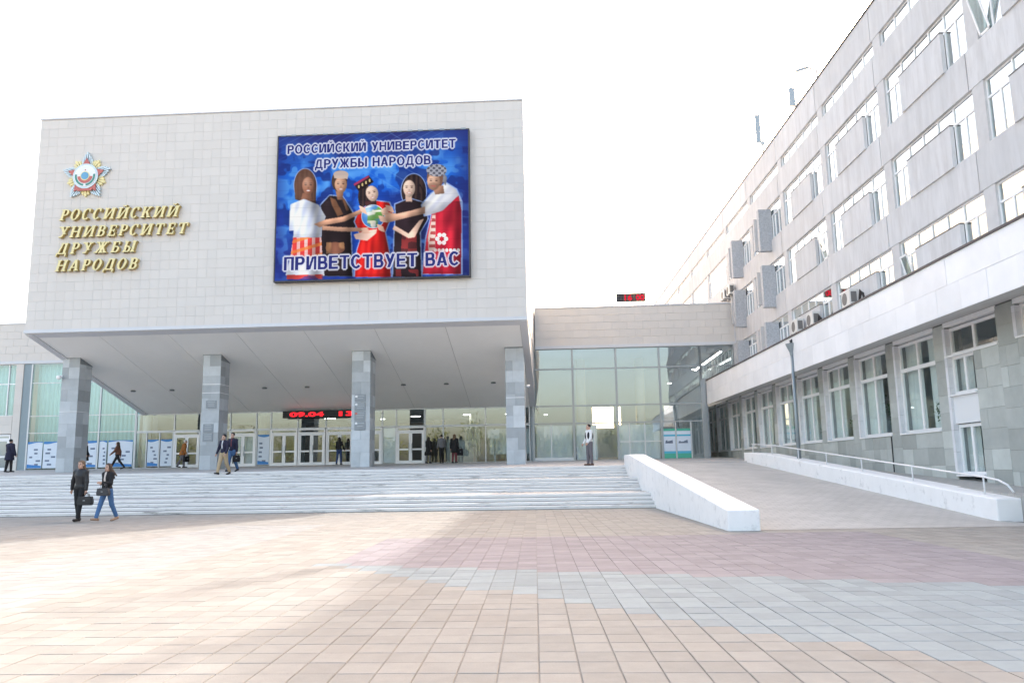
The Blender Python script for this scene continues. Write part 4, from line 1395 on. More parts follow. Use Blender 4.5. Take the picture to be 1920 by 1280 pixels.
# picture: colours laid out in the coordinates of the printed motif (1652 x 1280) and mapped to the screen
quad = np.array([(112, 135), (1570, 72), (1587, 1195), (65, 1245)], float)
uv = np.array([(0, 1), (1, 1), (1, 0), (0, 0)], float)
A = []; B_ = []
for (u, v), (x, y) in zip(uv, quad):
    A += [[u, v, 1, 0, 0, 0, -u * x, -v * x], [0, 0, 0, u, v, 1, -u * y, -v * y]]
    B_ += [x, y]
Hm = np.append(np.linalg.solve(np.array(A), np.array(B_)), 1).reshape(3, 3)
PW, PH = 480, 372
uu, vv = np.meshgrid((np.arange(PW) + .5) / PW, (np.arange(PH) + .5) / PH)
den = Hm[2, 0] * uu + Hm[2, 1] * vv + 1
PX = (Hm[0, 0] * uu + Hm[0, 1] * vv + Hm[0, 2]) / den
PY = (Hm[1, 0] * uu + Hm[1, 1] * vv + Hm[1, 2]) / den
img = np.zeros((PH, PW, 3))
OUT = (150, 180, 240)


def smooth_noise(sx, sy, seed):
    r = np.random.default_rng(seed)
    n = 24
    G_ = r.random((n, n))
    fx = (PX / sx) % (n - 1); fy = (PY / sy) % (n - 1)
    ix, iy = fx.astype(int), fy.astype(int)
    tx, ty = fx - ix, fy - iy
    tx = tx * tx * (3 - 2 * tx); ty = ty * ty * (3 - 2 * ty)
    return (G_[iy, ix] * (1 - tx) + G_[iy, ix + 1] * tx) * (1 - ty) + (G_[iy + 1, ix] * (1 - tx) + G_[iy + 1, ix + 1] * tx) * ty


def lay(mask, col):
    c = np.array(col, float)
    img[:] = img * (1 - mask[..., None]) + c * mask[..., None]


def soft(d, w=5): return np.clip(.5 - d / w, 0, 1)


def ell(cx, cy, rx, ry, col, rot=0, w=.06, a=1):
    c, s = math.cos(rot), math.sin(rot)
    x, y = PX - cx, PY - cy
    X, Y = (x * c + y * s) / rx, (-x * s + y * c) / ry
    lay(np.clip(.5 - (np.sqrt(X * X + Y * Y) - 1) / w, 0, 1) * a, col)


def inside(pts):
    m = np.zeros(PX.shape, bool)
    n = len(pts)
    for i in range(n):
        x0, y0 = pts[i]; x1, y1 = pts[(i + 1) % n]
        if y0 == y1: continue
        c = ((y0 > PY) != (y1 > PY)) & (PX < (x1 - x0) * (PY - y0) / (y1 - y0) + x0)
        m ^= c
    return m


def blur(m, r):
    for ax in (0, 1):
        pad = [(0, 0), (0, 0)]; pad[ax] = (r + 1, r)
        c = np.cumsum(np.pad(m, pad, mode='edge'), axis=ax)
        m = (np.take(c, range(2 * r + 1, c.shape[ax]), axis=ax) - np.take(c, range(0, c.shape[ax] - 2 * r - 1), axis=ax)) / (2 * r + 1)
    return m


def rounded(m, col, r=9, amt=.34):
    """lay a shape with soft modelling: lit from the upper left, darker towards its lower right rim"""
    b1 = blur(blur(m, r), r)
    gx_ = np.roll(b1, -r, 1) - np.roll(b1, r, 1); gy_ = np.roll(b1, -r, 0) - np.roll(b1, r, 0)
    sh = 1 + amt * np.clip(.75 * gx_ - .6 * gy_, -.8, .55) - .25 * (1 - b1)
    c = np.clip(np.array(col, float)[None, None, :] * sh[..., None], 0, 255)
    mm = blur(m, 1)[..., None]
    img[:] = img * (1 - mm) + c * mm


def plg(pts, col, a=1, shade=None):
    m = inside(pts).astype(float) * a
    if sum(col) > 560 or col == OUT: lay(blur(m, 1), col)
    else: rounded(m, col, 7)


def fold(pts, col, dark_, pitch_, slope=0.0, amp=.5):
    """cloth with soft vertical folds printed in the picture"""
    m = inside(pts).astype(float)
    rounded(m, col, 11, .34)
    f_ = (.5 + .5 * np.sin((PX + slope * PY) / pitch_ * 6.283 + 2.5 * smooth_noise(60, 140, 5))) * amp
    lay(m * f_, dark_)


n1 = smooth_noise(150, 120, 1); n2 = smooth_noise(60, 60, 2)
band = np.exp(-((PY - 430 - .12 * (800 - PX)) / 230) ** 2)
mid = np.clip(band * 1.1 + (n1 - .5) * 1.3, 0, 1)
img[:] = np.array((36, 46, 122))
lay(mid * .9, (28, 104, 226))
lay(np.clip((n2 * n1 - .33) * 3.2, 0, 1) * band, (84, 165, 255))
n3 = .6 * smooth_noise(120, 95, 31) + .4 * smooth_noise(38, 32, 32)
lay(np.clip((n3 - .52) * 14, 0, 1) * .75 * (PY > 200), (22, 40, 120))
lay(np.clip((.40 - n3) * 12, 0, 1) * .55 * np.clip((PY - 250) / 100, 0, 1), (96, 176, 255))
lay(np.clip(1 - PY / 330, 0, 1) * .75, (44, 52, 122))
lay(np.clip((PY - 800) / 500, 0, 1) * .6, (26, 60, 170))
lay(np.clip((PX - 1440) / 120, 0, 1) * .6, (30, 36, 110))
lay(np.clip((180 - PX) / 100, 0, 1) * .6, (30, 42, 130))
lay(np.exp(-((PX - 820) / 170) ** 2 - ((PY - 800) / 330) ** 2) * .7, (10, 90, 250))
for k in range(14):
    d = np.abs((PX * .5 + PY) - 180 - k * 46)
    lay(np.clip(1 - d / 4, 0, 1) * np.clip(1 - PY / 420, 0, 1) * .5, (110, 160, 235))
    d = np.abs((PX * .35 - PY * .6) - 40 - k * 60)
    lay(np.clip(1 - d / 4, 0, 1) * np.clip(1 - np.abs(PX - 1000) / 420, 0, 1) * .35, (120, 180, 250))
for k in range(9):
    ell(1120 + 40 * math.cos(k), 560 + 30 * math.sin(k * 2), 9, 9, (30, 40, 130))
SKIN1, SKIN2, SKIN3 = (168, 112, 88), (206, 152, 122), (238, 204, 186)


def face(cx, cy, rx, ry, skin, tilt=0, beard=None, smile=True):
    c0, s0_ = math.cos(tilt), math.sin(tilt)
    X_, Y_ = ((PX - cx) * c0 + (PY - cy) * s0_) / rx, (-(PX - cx) * s0_ + (PY - cy) * c0) / ry
    rounded((np.sqrt(X_ ** 2 + (Y_ * np.where(Y_ > 0, 1, 1.08)) ** 2 + .18 * X_ ** 2 * np.clip(Y_, 0, 1)) < 1).astype(float), skin, 5, .36)
    sh = tuple(v * .72 for v in skin)
    c, s = math.cos(tilt), math.sin(tilt)
    def at_(x, y): return (cx + x * c - y * s, cy + x * s + y * c)
    lay(np.exp(-((PX - cx - rx * .9) / (rx * .5)) ** 2 - ((PY - cy) / ry) ** 2) * .35 * (((PX - cx) / rx) ** 2 + ((PY - cy) / ry) ** 2 < 1), sh)
    if beard:
        x, y = at_(0, ry * .55); ell(x, y, rx * .85, ry * .45, beard, tilt, .4, .55)
    for sx in (-.42, .42):
        x, y = at_(sx * rx, -.10 * ry); ell(x, y, rx * .20, ry * .075, (70, 48, 42), tilt, .5, .85)
        x, y = at_(sx * rx, -.28 * ry); ell(x, y, rx * .26, ry * .05, (80, 56, 48), tilt, .5, .6)
    x, y = at_(.03 * rx, .22 * ry); ell(x, y, rx * .17, ry * .10, sh, tilt, .7, .7)
    x, y = at_(.0, .52 * ry); ell(x, y, rx * .40, ry * .11, (186, 96, 90), tilt, .5, .8)
    if smile:
        ell(x, y, rx * .30, ry * .055, (250, 244, 240), tilt, .4)


# man with the dark embroidered jacket (second from the left)
plg([(422, 650), (498, 572), (604, 582), (668, 678), (708, 752), (744, 790), (668, 852), (682, 1205), (424, 1205), (424, 900), (432, 760)], OUT)
plg([(430, 655), (500, 580), (600, 590), (660, 684), (700, 760), (738, 792), (660, 850), (672, 1205), (432, 1205), (430, 900), (440, 760)], (34, 26, 30))
plg([(500, 590), (545, 612), (604, 722), (560, 742), (520, 660)], (132, 86, 62)); plg([(590, 590), (618, 610), (650, 690), (630, 700)], (132, 86, 62))
ell(540, 985, 76, 46, (118, 74, 58)); lay(inside([(470, 940), (610, 940), (610, 1030), (470, 1030)]) * np.clip((n2 - .45) * 4, 0, 1) * .8, (196, 140, 96))
plg([(545, 540), (606, 545), (600, 610), (560, 612)], (176, 122, 96))
ell(576, 470, 60, 82, (62, 46, 42)); face(586, 496, 47, 66, SKIN2)
ell(588, 418, 58, 30, (196, 176, 168)); plg([(532, 425), (644, 425), (640, 452), (536, 448)], (206, 184, 172))
# woman in white (far left)
ell(312, 505, 92, 135, OUT); ell(312, 505, 86, 129, (92, 62, 52)); plg([(228, 520), (260, 420), (392, 470), (392, 650), (340, 640), (232, 610)], (92, 62, 52))
plg([(290, 560), (352, 560), (370, 640), (268, 640)], (142, 94, 74)); face(334, 505, 47, 72, SKIN1)
plg([(382, 430), (394, 480), (390, 640), (368, 655), (374, 520)], (84, 56, 46))
fold([(196, 648), (300, 606), (414, 652), (468, 742), (440, 832), (432, 915), (212, 915), (218, 852), (183, 850), (188, 720)], (232, 238, 252), (176, 188, 226), 64, .3, .55)
plg([(214, 905), (432, 905), (440, 1070), (188, 1070)], (222, 60, 58))
lay(inside([(214, 905), (432, 905), (440, 1070), (188, 1070)]) * (np.sin(PX / 9.5) > .25) * .75, (250, 226, 224))
lay(inside([(214, 905), (432, 905), (440, 1070), (188, 1070)]) * (np.sin((PY + .3 * PX) / 13) > .55) * .8, (240, 128, 60))
plg([(188, 1065), (440, 1065), (455, 1200), (150, 1200)], (228, 234, 250)); lay(inside([(160, 1196), (445, 1190), (445, 1226), (160, 1230)]) * (.4 + .6 * (n2 > .5)), (206, 64, 62))
# girl in red (middle)
ell(772, 590, 52, 100, (30, 24, 30))
plg([(722, 690), (860, 612), (968, 626), (998, 700), (936, 862), (968, 1020), (982, 1210), (682, 1210), (704, 1000), (736, 900), (684, 780)], OUT)
fold([(730, 692), (860, 620), (960, 634), (990, 700), (928, 862), (960, 1020), (974, 1210), (692, 1210), (712, 1000), (744, 900), (694, 780)], (226, 34, 30), (160, 14, 20), 58, .1, .6)
plg([(770, 625), (860, 612), (870, 690), (800, 720)], (60, 34, 36))
face(828, 562, 48, 63, SKIN3, -.25)
plg([(686, 490), (802, 424), (842, 474), (726, 548)], (44, 30, 34)); plg([(686, 490), (802, 424), (807, 438), (692, 506)], (214, 60, 120))
for q in range(4): ell(726 + q * 28, 512 - q * 16, 7, 12, (214, 190, 130))
# woman with long dark hair
ell(1152, 545, 102, 138, OUT); ell(1152, 545, 96, 132, (30, 22, 28)); plg([(1195, 480), (1246, 560), (1250, 650), (1180, 660)], (30, 22, 28))
plg([(1000, 640), (1120, 594), (1256, 634), (1268, 760), (1208, 862), (1220, 1210), (982, 1210), (994, 880), (1002, 760)], OUT)
plg([(1010, 646), (1120, 600), (1248, 640), (1260, 760), (1200, 862), (1212, 1210), (990, 1210), (1002, 880), (1010, 760)], (36, 26, 32))
lay(inside([(1060, 880), (1172, 880), (1178, 1030), (1052, 1030)]) * (.45 + .55 * (n2 > .45)), (122, 40, 42))
lay(inside([(1010, 1150), (1190, 1150), (1190, 1205), (1010, 1205)]) * (n2 > .5), (110, 36, 40))
plg([(1085, 570), (1135, 570), (1140, 625), (1090, 625)], (222, 184, 166)); face(1116, 522, 47, 68, SKIN3)
plg([(1196, 770), (1232, 756), (1160, 900), (1112, 908), (986, 838), (1002, 808), (1112, 872)], (238, 196, 176))
# man with the checked head scarf (far right)
plg([(1280, 560), (1400, 470), (1488, 524), (1530, 620), (1534, 1190), (1212, 1190), (1242, 900), (1282, 730), (1230, 740), (1206, 648)], OUT)
fold([(1288, 566), (1400, 480), (1480, 530), (1520, 620), (1480, 650), (1380, 700), (1240, 734), (1214, 652)], (238, 240, 250), (190, 196, 222), 80, .8, .5)
fold([(1376, 694), (1500, 576), (1524, 700), (1522, 1185), (1222, 1185), (1252, 900), (1292, 722)], (208, 36, 56), (150, 16, 40), 90, .15, .55)
plg([(1296, 726), (1322, 716), (1320, 1000), (1268, 1010), (1262, 900)], (228, 196, 186)); lay(inside([(1296, 726), (1322, 716), (1320, 1000), (1268, 1010)]) * (np.sin(PY / 8) > 0), (170, 70, 70))
for q in range(6): ell(1370 + 34 * math.cos(q * 1.05), 912 + 34 * math.sin(q * 1.05), 17, 17, (244, 226, 228))
for q in range(7): ell(1320 + q * 30, 1000, 13, 14, (240, 216, 216))
ell(1318, 440, 64, 90, (120, 84, 72)); plg([(1290, 500), (1380, 500), (1390, 560), (1320, 570)], (190, 138, 114)); face(1306, 470, 50, 66, (214, 164, 138), .05, (130, 92, 76), False)
ell(1328, 384, 78, 48, (164, 166, 182)); lay((((PX - 1328) / 78) ** 2 + ((PY - 384) / 48) ** 2 < 1) * ((np.sin(PX / 7) * np.sin(PY / 6)) > .1), (86, 88, 104)); plg([(1384, 400), (1410, 440), (1400, 500), (1376, 470)], (150, 152, 168))
# arms and globe
plg([(376, 800), (470, 764), (600, 742), (720, 694), (772, 672), (788, 694), (738, 720), (616, 780), (480, 806), (420, 826)], (218, 160, 130))
plg([(440, 812), (560, 822), (690, 826), (770, 830), (762, 858), (600, 858), (440, 846)], (214, 160, 132))
plg([(1240, 662), (1130, 694), (1020, 718), (940, 704), (906, 748), (944, 790), (1040, 764), (1240, 716)], (224, 172, 146))
plg([(684, 880), (780, 850), (868, 836), (860, 870), (790, 928), (700, 916)], (240, 200, 184))
ell(836, 740, 92, 92, (214, 232, 255)); ell(836, 740, 87, 87, (64, 132, 214))
gm = ((PX - 836) / 87) ** 2 + ((PY - 740) / 87) ** 2 < 1
lay(gm * np.clip((smooth_noise(45, 45, 8) - .52) * 6, 0, 1), (96, 150, 70)); lay(gm * np.clip((smooth_noise(40, 30, 9) - .6) * 6, 0, 1), (240, 236, 214))
lay(gm * np.exp(-((PX - 800) / 40) ** 2 - ((PY - 700) / 40) ** 2) * .7, (220, 240, 255)); lay(gm * np.clip((PX + PY - 1620) / 90, 0, 1) * .6, (20, 50, 120))
for hx, hy, rr in ((752, 690, .5), (920, 700, -.6), (905, 760, .2), (770, 850, -.1), (890, 830, .4), (960, 680, .3)):
    for q in range(4): ell(hx + q * 4, hy + (q - 1.5) * 11, 30, 7, (234, 186, 164), rr, .3)
# soft photographic modelling over the figures
fig = np.clip(np.abs(img - np.array((28, 104, 226))).sum(-1) / 160, 0, 1) * (PY > 620)
# hair: fine strands over the dark and brown hair
hm = ((np.abs(img - np.array((92, 62, 52))).sum(-1) < 60) | (np.abs(img - np.array((30, 22, 28))).sum(-1) < 5)) * (PY > 370) * (PY < 690)
str_ = np.sin(PX / 5.5 + 4 * smooth_noise(30, 160, 41)) * .5 + .5
lay(blur(hm.astype(float), 1) * str_ * .32, (128, 92, 74))
for fx, fy in ((322, 480), (574, 478), (818, 545), (1106, 500), (1296, 450)):
    lay(np.exp(-((PX - fx) / 26) ** 2 - ((PY - fy) / 34) ** 2) * .35, (255, 226, 206))
sh_ = smooth_noise(60, 110, 21)
img[:] = img * (1 + fig[..., None] * (sh_[..., None] - .5) * .45)
for cx_ in (300, 560, 850, 1120, 1400):
    img[:] = img * (1 - .30 * np.exp(-((PX - cx_ - 95) / 34) ** 2) * (PY > 600) * fig)[..., None]
    img[:] = np.minimum(255, img * (1 + .14 * np.exp(-((PX - cx_ + 20) / 60) ** 2) * (PY > 600) * fig)[..., None])
# captions: bold sans letters drawn into the picture with a pale halo
BS, BT = .215, .17                            # stem width and bar height of the bold sans letters


def sbowl(x, z0, z1, w):
    cz = (z0 + z1) / 2; rz = (z1 - z0) / 2
    o = ring_pts(x + w - rz * .9, cz, rz * .9, rz, -math.pi / 2, math.pi / 2, 10)
    i = ring_pts(x + w - rz * .9, cz, max(rz * .9 - BS, .02), rz - BT, math.pi / 2, -math.pi / 2, 10)
    return [[(x, z0)] + o + [(x, z1), (x, z1 - BT)] + i + [(x, z0 + BT)]]


def sring(w, gap=None):
    n = 26
    a0, a1 = (0, 2 * math.pi) if gap is None else (gap, 2 * math.pi - gap)
    ps = []
    for k in range(n):
        t0 = a0 + (a1 - a0) * k / n; t1 = a0 + (a1 - a0) * (k + 1) / n + .02
        def pt(r, th): return (w / 2 + (w / 2 - (BS if r else 0)) * math.cos(th), .5 + (.52 - (BT if r else 0)) * math.sin(th))
        ps.append([pt(0, t0), pt(0, t1), pt(1, t1), pt(1, t0)])
    return ps


def R_(a, b, c, d): return [_rect(a, b, c, d)]


SANS = {
    'Р': (.68, R_(0, BS, 0, 1) + sbowl(BS - .01, .38, 1, .48)), 'О': (.80, sring(.80)), 'С': (.74, sring(.78, .72)),
    'И': (.74, R_(0, BS, 0, 1) + R_(.55, .74, 0, 1) + diag(.15, .04, .42, .96, .17)),
    'Й': (.74, R_(0, BS, 0, 1) + R_(.55, .74, 0, 1) + diag(.15, .04, .42, .96, .17) + [[(.18, 1.24), (.28, 1.24), (.32, 1.18), (.42, 1.18), (.46, 1.24), (.56, 1.24), (.46, 1.07), (.28, 1.07)]]),
    'К': (.72, R_(0, BS, 0, 1) + diag(.17, .42, .46, 1, .23) + diag(.48, 0, .20, .56, .24)),
    'У': (.72, diag(.28, .28, 0, 1, .22) + diag(.16, 0, .50, 1, .21)), 'Н': (.73, R_(0, BS, 0, 1) + R_(.54, .73, 0, 1) + R_(BS, .55, .43, .43 + BT)),
    'В': (.70, R_(0, BS, 0, 1) + sbowl(BS - .01, .45, 1, .45) + sbowl(BS - .01, 0, .58, .50)),
    'Е': (.66, R_(0, BS, 0, 1) + R_(BS, .65, 0, BT) + R_(BS, .64, 1 - BT, 1) + R_(BS, .60, .43, .43 + BT)),
    'Т': (.70, R_(.255, .255 + BS, 0, 1) + R_(0, .70, 1 - BT, 1)), 'П': (.73, R_(0, BS, 0, 1) + R_(.54, .73, 0, 1) + R_(BS, .55, 1 - BT, 1)),
    'Д': (.84, R_(0, .84, 0, BT) + R_(0, .16, -.2, .02) + R_(.68, .84, -.2, .02) + R_(.53, .72, .1, 1) + R_(.24, .72, 1 - BT, 1) + diag(.09, .1, .22, .95, .18)),
    'Ж': (1.0, R_(.405, .595, 0, 1) + diag(.0, 0, .30, .55, .22) + diag(.26, .45, .02, 1, .22) + diag(.78, 0, .48, .55, .22) + diag(.52, .45, .76, 1, .22)),
    'Б': (.69, R_(0, BS, 0, 1) + R_(BS, .62, 1 - BT, 1) + sbowl(BS - .01, 0, .60, .50)),
    'Ы': (.90, R_(0, BS, 0, 1) + sbowl(BS - .01, 0, .58, .42) + R_(.71, .90, 0, 1)),
    'А': (.76, diag(0, 0, .27, 1, .21) + diag(.55, 0, .28, 1, .21) + R_(.18, .60, .20, .34)), ' ': (.38, []),
}


def caption(text, s0, s1, t0, cap):
    global PX, PY
    keep = (PX, PY)
    PX, PY = uu * (SX1 - SX0), vv * (SZ1 - SZ0)
    W_ = (s1 - s0) * (SX1 - SX0); gap = .10
    tot = sum(SANS[c][0] for c in text) + gap * (len(text) - 1)
    kx = W_ / tot
    m = np.zeros(PX.shape)
    x = s0 * (SX1 - SX0); z = t0 * (SZ1 - SZ0)
    for c in text:
        for p in SANS[c][1]:
            m = np.maximum(m, inside([(x + px * kx, z + pz * cap) for px, pz in p]))
        x += (SANS[c][0] + gap) * kx
    PX, PY = keep
    h = m.copy()
    for _ in range(5):
        q = h.copy()
        for ax in (0, 1):
            q = np.maximum(q, np.maximum(np.roll(h, 1, ax), np.roll(h, -1, ax)) * (.97 if _ < 3 else .6))
        h = q
    lay(h * .95, (232, 236, 255))
    lay(m, (38, 46, 122))


caption('РОССИЙСКИЙ УНИВЕРСИТЕТ', .048, .935, .876, .48)
caption('ДРУЖБЫ НАРОДОВ', .195, .805, .766, .48)
caption('ПРИВЕТСТВУЕТ ВАС', .045, .95, .070, .70)
img = (np.clip(img, 0, 255) * .90 + 18) / 255
img *= (1 - .10 * (np.arange(PH) % 23 == 0))[:, None, None]     # module seams of the wall
lin_img = np.where(img <= .04045, img / 12.92, ((img + .055) / 1.055) ** 2.4)
ux = np.linspace(SX0 + .06, SX1 - .06, PW + 1); uz = np.linspace(SZ0 + .06, SZ1 - .06, PH + 1)
gx, gz = np.meshgrid(ux, uz)
verts = np.stack([gx.ravel(), np.full(gx.size, SY), gz.ravel()], 1) - np.array(ORG[ledw])
ii, jj = np.meshgrid(np.arange(PW), np.arange(PH))
a = (jj * (PW + 1) + ii).ravel()
faces = np.stack([a, a + 1, a + PW + 2, a + PW + 1], 1)
me = bpy.data.meshes.new('picture')
me.vertices.add(len(verts)); me.vertices.foreach_set('co', verts.ravel())
me.loops.add(faces.size); me.loops.foreach_set('vertex_index', faces.ravel())
me.polygons.add(len(faces)); me.polygons.foreach_set('loop_start', np.arange(len(faces)) * 4); me.polygons.foreach_set('loop_total', np.full(len(faces), 4))
me.update(calc_edges=True)
ca = me.attributes.new('print', 'FLOAT_COLOR', 'FACE')
ca.data.foreach_set('color', np.concatenate([lin_img.reshape(-1, 3), np.ones((PW * PH, 1))], 1).ravel())
me.materials.append(emitter('screen_picture', (1, 1, 1), SCREEN, 'print'))
o = bpy.data.objects.new('picture', me); COL.objects.link(o); o.parent = ledw


def text_mesh(body, x0, x1, z0, cap, y, mat, parent, name, offset=.02, spacing=1.0):
    """text laid flat in an x-z plane, fitted to a width and cap height"""
    cu = bpy.data.curves.new('text', 'FONT')
    cu.body = body; cu.offset = 0.0; cu.space_character = spacing
    cu.resolution_u = 3
    tmp = bpy.data.objects.new('text', cu); COL.objects.link(tmp)
    dg = bpy.context.evaluated_depsgraph_get()
    base = bpy.data.meshes.new_from_object(tmp.evaluated_get(dg))
    xs_ = [v.co.x for v in base.vertices]; ys_ = [v.co.y for v in base.vertices]
    bx0, bx1 = min(xs_), max(xs_)
    cu.body = 'Н'; dg.update(); tmp.update_tag(); bpy.context.view_layer.update()
    hm_ = bpy.data.meshes.new_from_object(tmp.evaluated_get(bpy.context.evaluated_depsgraph_get()))
    caph = max(v.co.y for v in hm_.vertices)
    cu.body = body; cu.offset = offset; tmp.update_tag(); bpy.context.view_layer.update()
    m2 = bpy.data.meshes.new_from_object(tmp.evaluated_get(bpy.context.evaluated_depsgraph_get()))
    sx = (x1 - x0) / (bx1 - bx0); sz = cap / caph
    for v in m2.vertices:
        v.co = Vector((x0 + (v.co.x - bx0) * sx, y, z0 + v.co.y * sz)) - ORG[parent]
    m2.materials.clear(); m2.materials.append(mat)
    o = bpy.data.objects.new(name, m2); COL.objects.link(o); o.parent = parent
    bpy.data.objects.remove(tmp)
    ORG[o] = ORG[parent]
    return o


# ------------------------------------------------------------------ red running text over the doors
RED = emitter('red_led', (1.0, .02, .03), .36)
t = thing('running_text_sign', 'black strip sign with red glowing digits above the entrance doors', 'sign', (-14.8, D2 - .5, 4.74))
MB().box(-17.2, -11.95, D2 - .55, D2 - .40, 4.72, 5.17).build('housing', MT['black'], t, bevel=.01)
for x in (-16.8, -12.3): MB().box(x - .03, x + .03, D2 - .40, D2 - .02, 4.95, 5.0).build('bracket', MT['dark'], t)
text_mesh('09.04', -16.72, -14.62, 4.81, .27, D2 - .556, RED, t, 'digits', .045)
text_mesh('13', -13.58, -12.72, 4.81, .27, D2 - .556, RED, t, 'digits', .045)

# ------------------------------------------------------------------ roof clock on the link
t = thing('roof_clock', 'digital clock with red digits standing on the link roof', 'clock', (4.75, D2, 11.35))
MB().box(3.84, 5.68, D2 - .12, D2 + .06, 11.62, 12.15).build('housing', MT['black'], t, bevel=.01)
for k in range(9): MB().box(3.88 + k * .2, 4.04 + k * .2, D2 - .128, D2 - .1205, 11.66, 12.11).build('module', MT['inner_dark'] if 2 <= k else MT['dark'], t)
for x in (4.0, 5.52): MB().box(x - .02, x + .02, D2 - .05, D2, 11.37, 11.62).build('leg', MT['dark'], t)
text_mesh('16', 4.38, 4.82, 11.70, .36, D2 - .132, emitter('dim_red_led', (.85, .02, .05), .22), t, 'digits', .03)
text_mesh('00', 5.08, 5.58, 11.70, .36, D2 - .132, bpy.data.materials['dim_red_led'], t, 'digits', .03)

# ================================================================== PEOPLE
def smin(a, b, k):
    h = np.clip(.5 + .5 * (b - a) / k, 0, 1)
    return b * (1 - h) + a * h - k * h * (1 - h)


def sd_cone(P, a, b, r1, r2):
    a = np.array(a); b = np.array(b)
    ba = b - a
    q = P - a
    t = np.clip((q @ ba) / max(ba @ ba, 1e-9), 0, 1)
    return np.linalg.norm(q - t[..., None] * ba, axis=-1) - (r1 + (r2 - r1) * t)


def sd_ell(P, c, r, rot=None):
    q = P - np.array(c)
    if rot is not None: q = q @ np.array(rot)
    r = np.array(r)
    k0 = np.linalg.norm(q / r, axis=-1); k1 = np.linalg.norm(q / (r * r), axis=-1)
    return k0 * (k0 - 1) / np.maximum(k1, 1e-6)


EDG = [((0, 0, 0), (1, 0, 0)), ((0, 1, 0), (1, 1, 0)), ((0, 0, 1), (1, 0, 1)), ((0, 1, 1), (1, 1, 1)),
       ((0, 0, 0), (0, 1, 0)), ((1, 0, 0), (1, 1, 0)), ((0, 0, 1), (0, 1, 1)), ((1, 0, 1), (1, 1, 1)),
       ((0, 0, 0), (0, 0, 1)), ((1, 0, 0), (1, 0, 1)), ((0, 1, 0), (0, 1, 1)), ((1, 1, 0), (1, 1, 1))]


def polygonize(prims, h, k=.03, cut=None):
    """surface of smoothly blended primitives; prims: ('c',a,b,r1,r2) or ('e',c,r[,rot])"""
    lo = np.array([1e9] * 3); hi = -lo
    for p in prims:
        if p[0] == 'c':
            for q, r in ((p[1], p[3]), (p[2], p[4])):
                lo = np.minimum(lo, np.array(q) - r); hi = np.maximum(hi, np.array(q) + r)
        else:
            m = max(p[2]); lo = np.minimum(lo, np.array(p[1]) - m); hi = np.maximum(hi, np.array(p[1]) + m)
    lo -= 3 * h; hi += 3 * h
    n = np.ceil((hi - lo) / h).astype(int) + 1
    ax = [lo[i] + h * np.arange(n[i]) for i in range(3)]
    F_ = np.full(n, 1.0)
    for p in prims:
        if p[0] == 'c':
            pl_ = np.minimum(np.array(p[1]) - p[3], np.array(p[2]) - p[4]); ph = np.maximum(np.array(p[1]) + p[3], np.array(p[2]) + p[4])
        else:
            m = max(p[2]); pl_ = np.array(p[1]) - m; ph = np.array(p[1]) + m
        i0 = np.maximum(((pl_ - 2 * k - 2 * h - lo) / h).astype(int), 0); i1 = np.minimum(((ph + 2 * k + 2 * h - lo) / h).astype(int) + 2, n)
        s = tuple(slice(a, b) for a, b in zip(i0, i1))
        P = np.stack(np.meshgrid(ax[0][s[0]], ax[1][s[1]], ax[2][s[2]], indexing='ij'), -1)
        d = sd_cone(P, *p[1:]) if p[0] == 'c' else sd_ell(P, *p[1:])
        F_[s] = smin(F_[s], d, k)
    if cut:
        P = np.stack(np.meshgrid(*ax, indexing='ij'), -1)
        F_ = np.maximum(F_, cut(P))
    S = F_ < 0
    cs = np.zeros(n - 1, int)
    for dx in (0, 1):
        for dy in (0, 1):
            for dz in (0, 1):
                cs += S[dx:n[0] - 1 + dx, dy:n[1] - 1 + dy, dz:n[2] - 1 + dz]
    mixed = (cs > 0) & (cs < 8)
    cells = np.argwhere(mixed)
    idx = -np.ones(n - 1, int); idx[mixed] = np.arange(len(cells))
    acc = np.zeros((len(cells), 3)); cnt = np.zeros(len(cells))
    for a, b in EDG:
        fa = F_[tuple((cells + a).T)]; fb = F_[tuple((cells + b).T)]
        cr = (fa < 0) != (fb < 0)
        t = np.where(cr, fa / np.where(cr, fa - fb, 1), 0)
        acc += np.where(cr[:, None], np.array(a) + t[:, None] * (np.array(b) - np.array(a)), 0); cnt += cr
    V_ = (cells + acc / cnt[:, None]) * h + lo
    Fc = []
    for axis in range(3):
        o1, o2 = [(1, 2), (2, 0), (0, 1)][axis]
        sl0 = [slice(None)] * 3; sl1 = [slice(None)] * 3
        sl0[axis] = slice(0, -1); sl1[axis] = slice(1, None)
        cr = S[tuple(sl0)] != S[tuple(sl1)]
        E_ = np.argwhere(cr)
        E_ = E_[(E_[:, o1] > 0) & (E_[:, o2] > 0) & (E_[:, o1] < n[o1] - 1) & (E_[:, o2] < n[o2] - 1)]
        if not len(E_): continue
        d1 = np.zeros(3, int); d1[o1] = 1
        d2 = np.zeros(3, int); d2[o2] = 1
        q = np.stack([idx[tuple((E_ - d1 - d2).T)], idx[tuple((E_ - d2).T)], idx[tuple(E_.T)], idx[tuple((E_ - d1).T)]], 1)
        fl = ~S[tuple(E_.T)]
        q[fl] = q[fl][:, ::-1]
        Fc.append(q)
    return V_, np.concatenate(Fc)


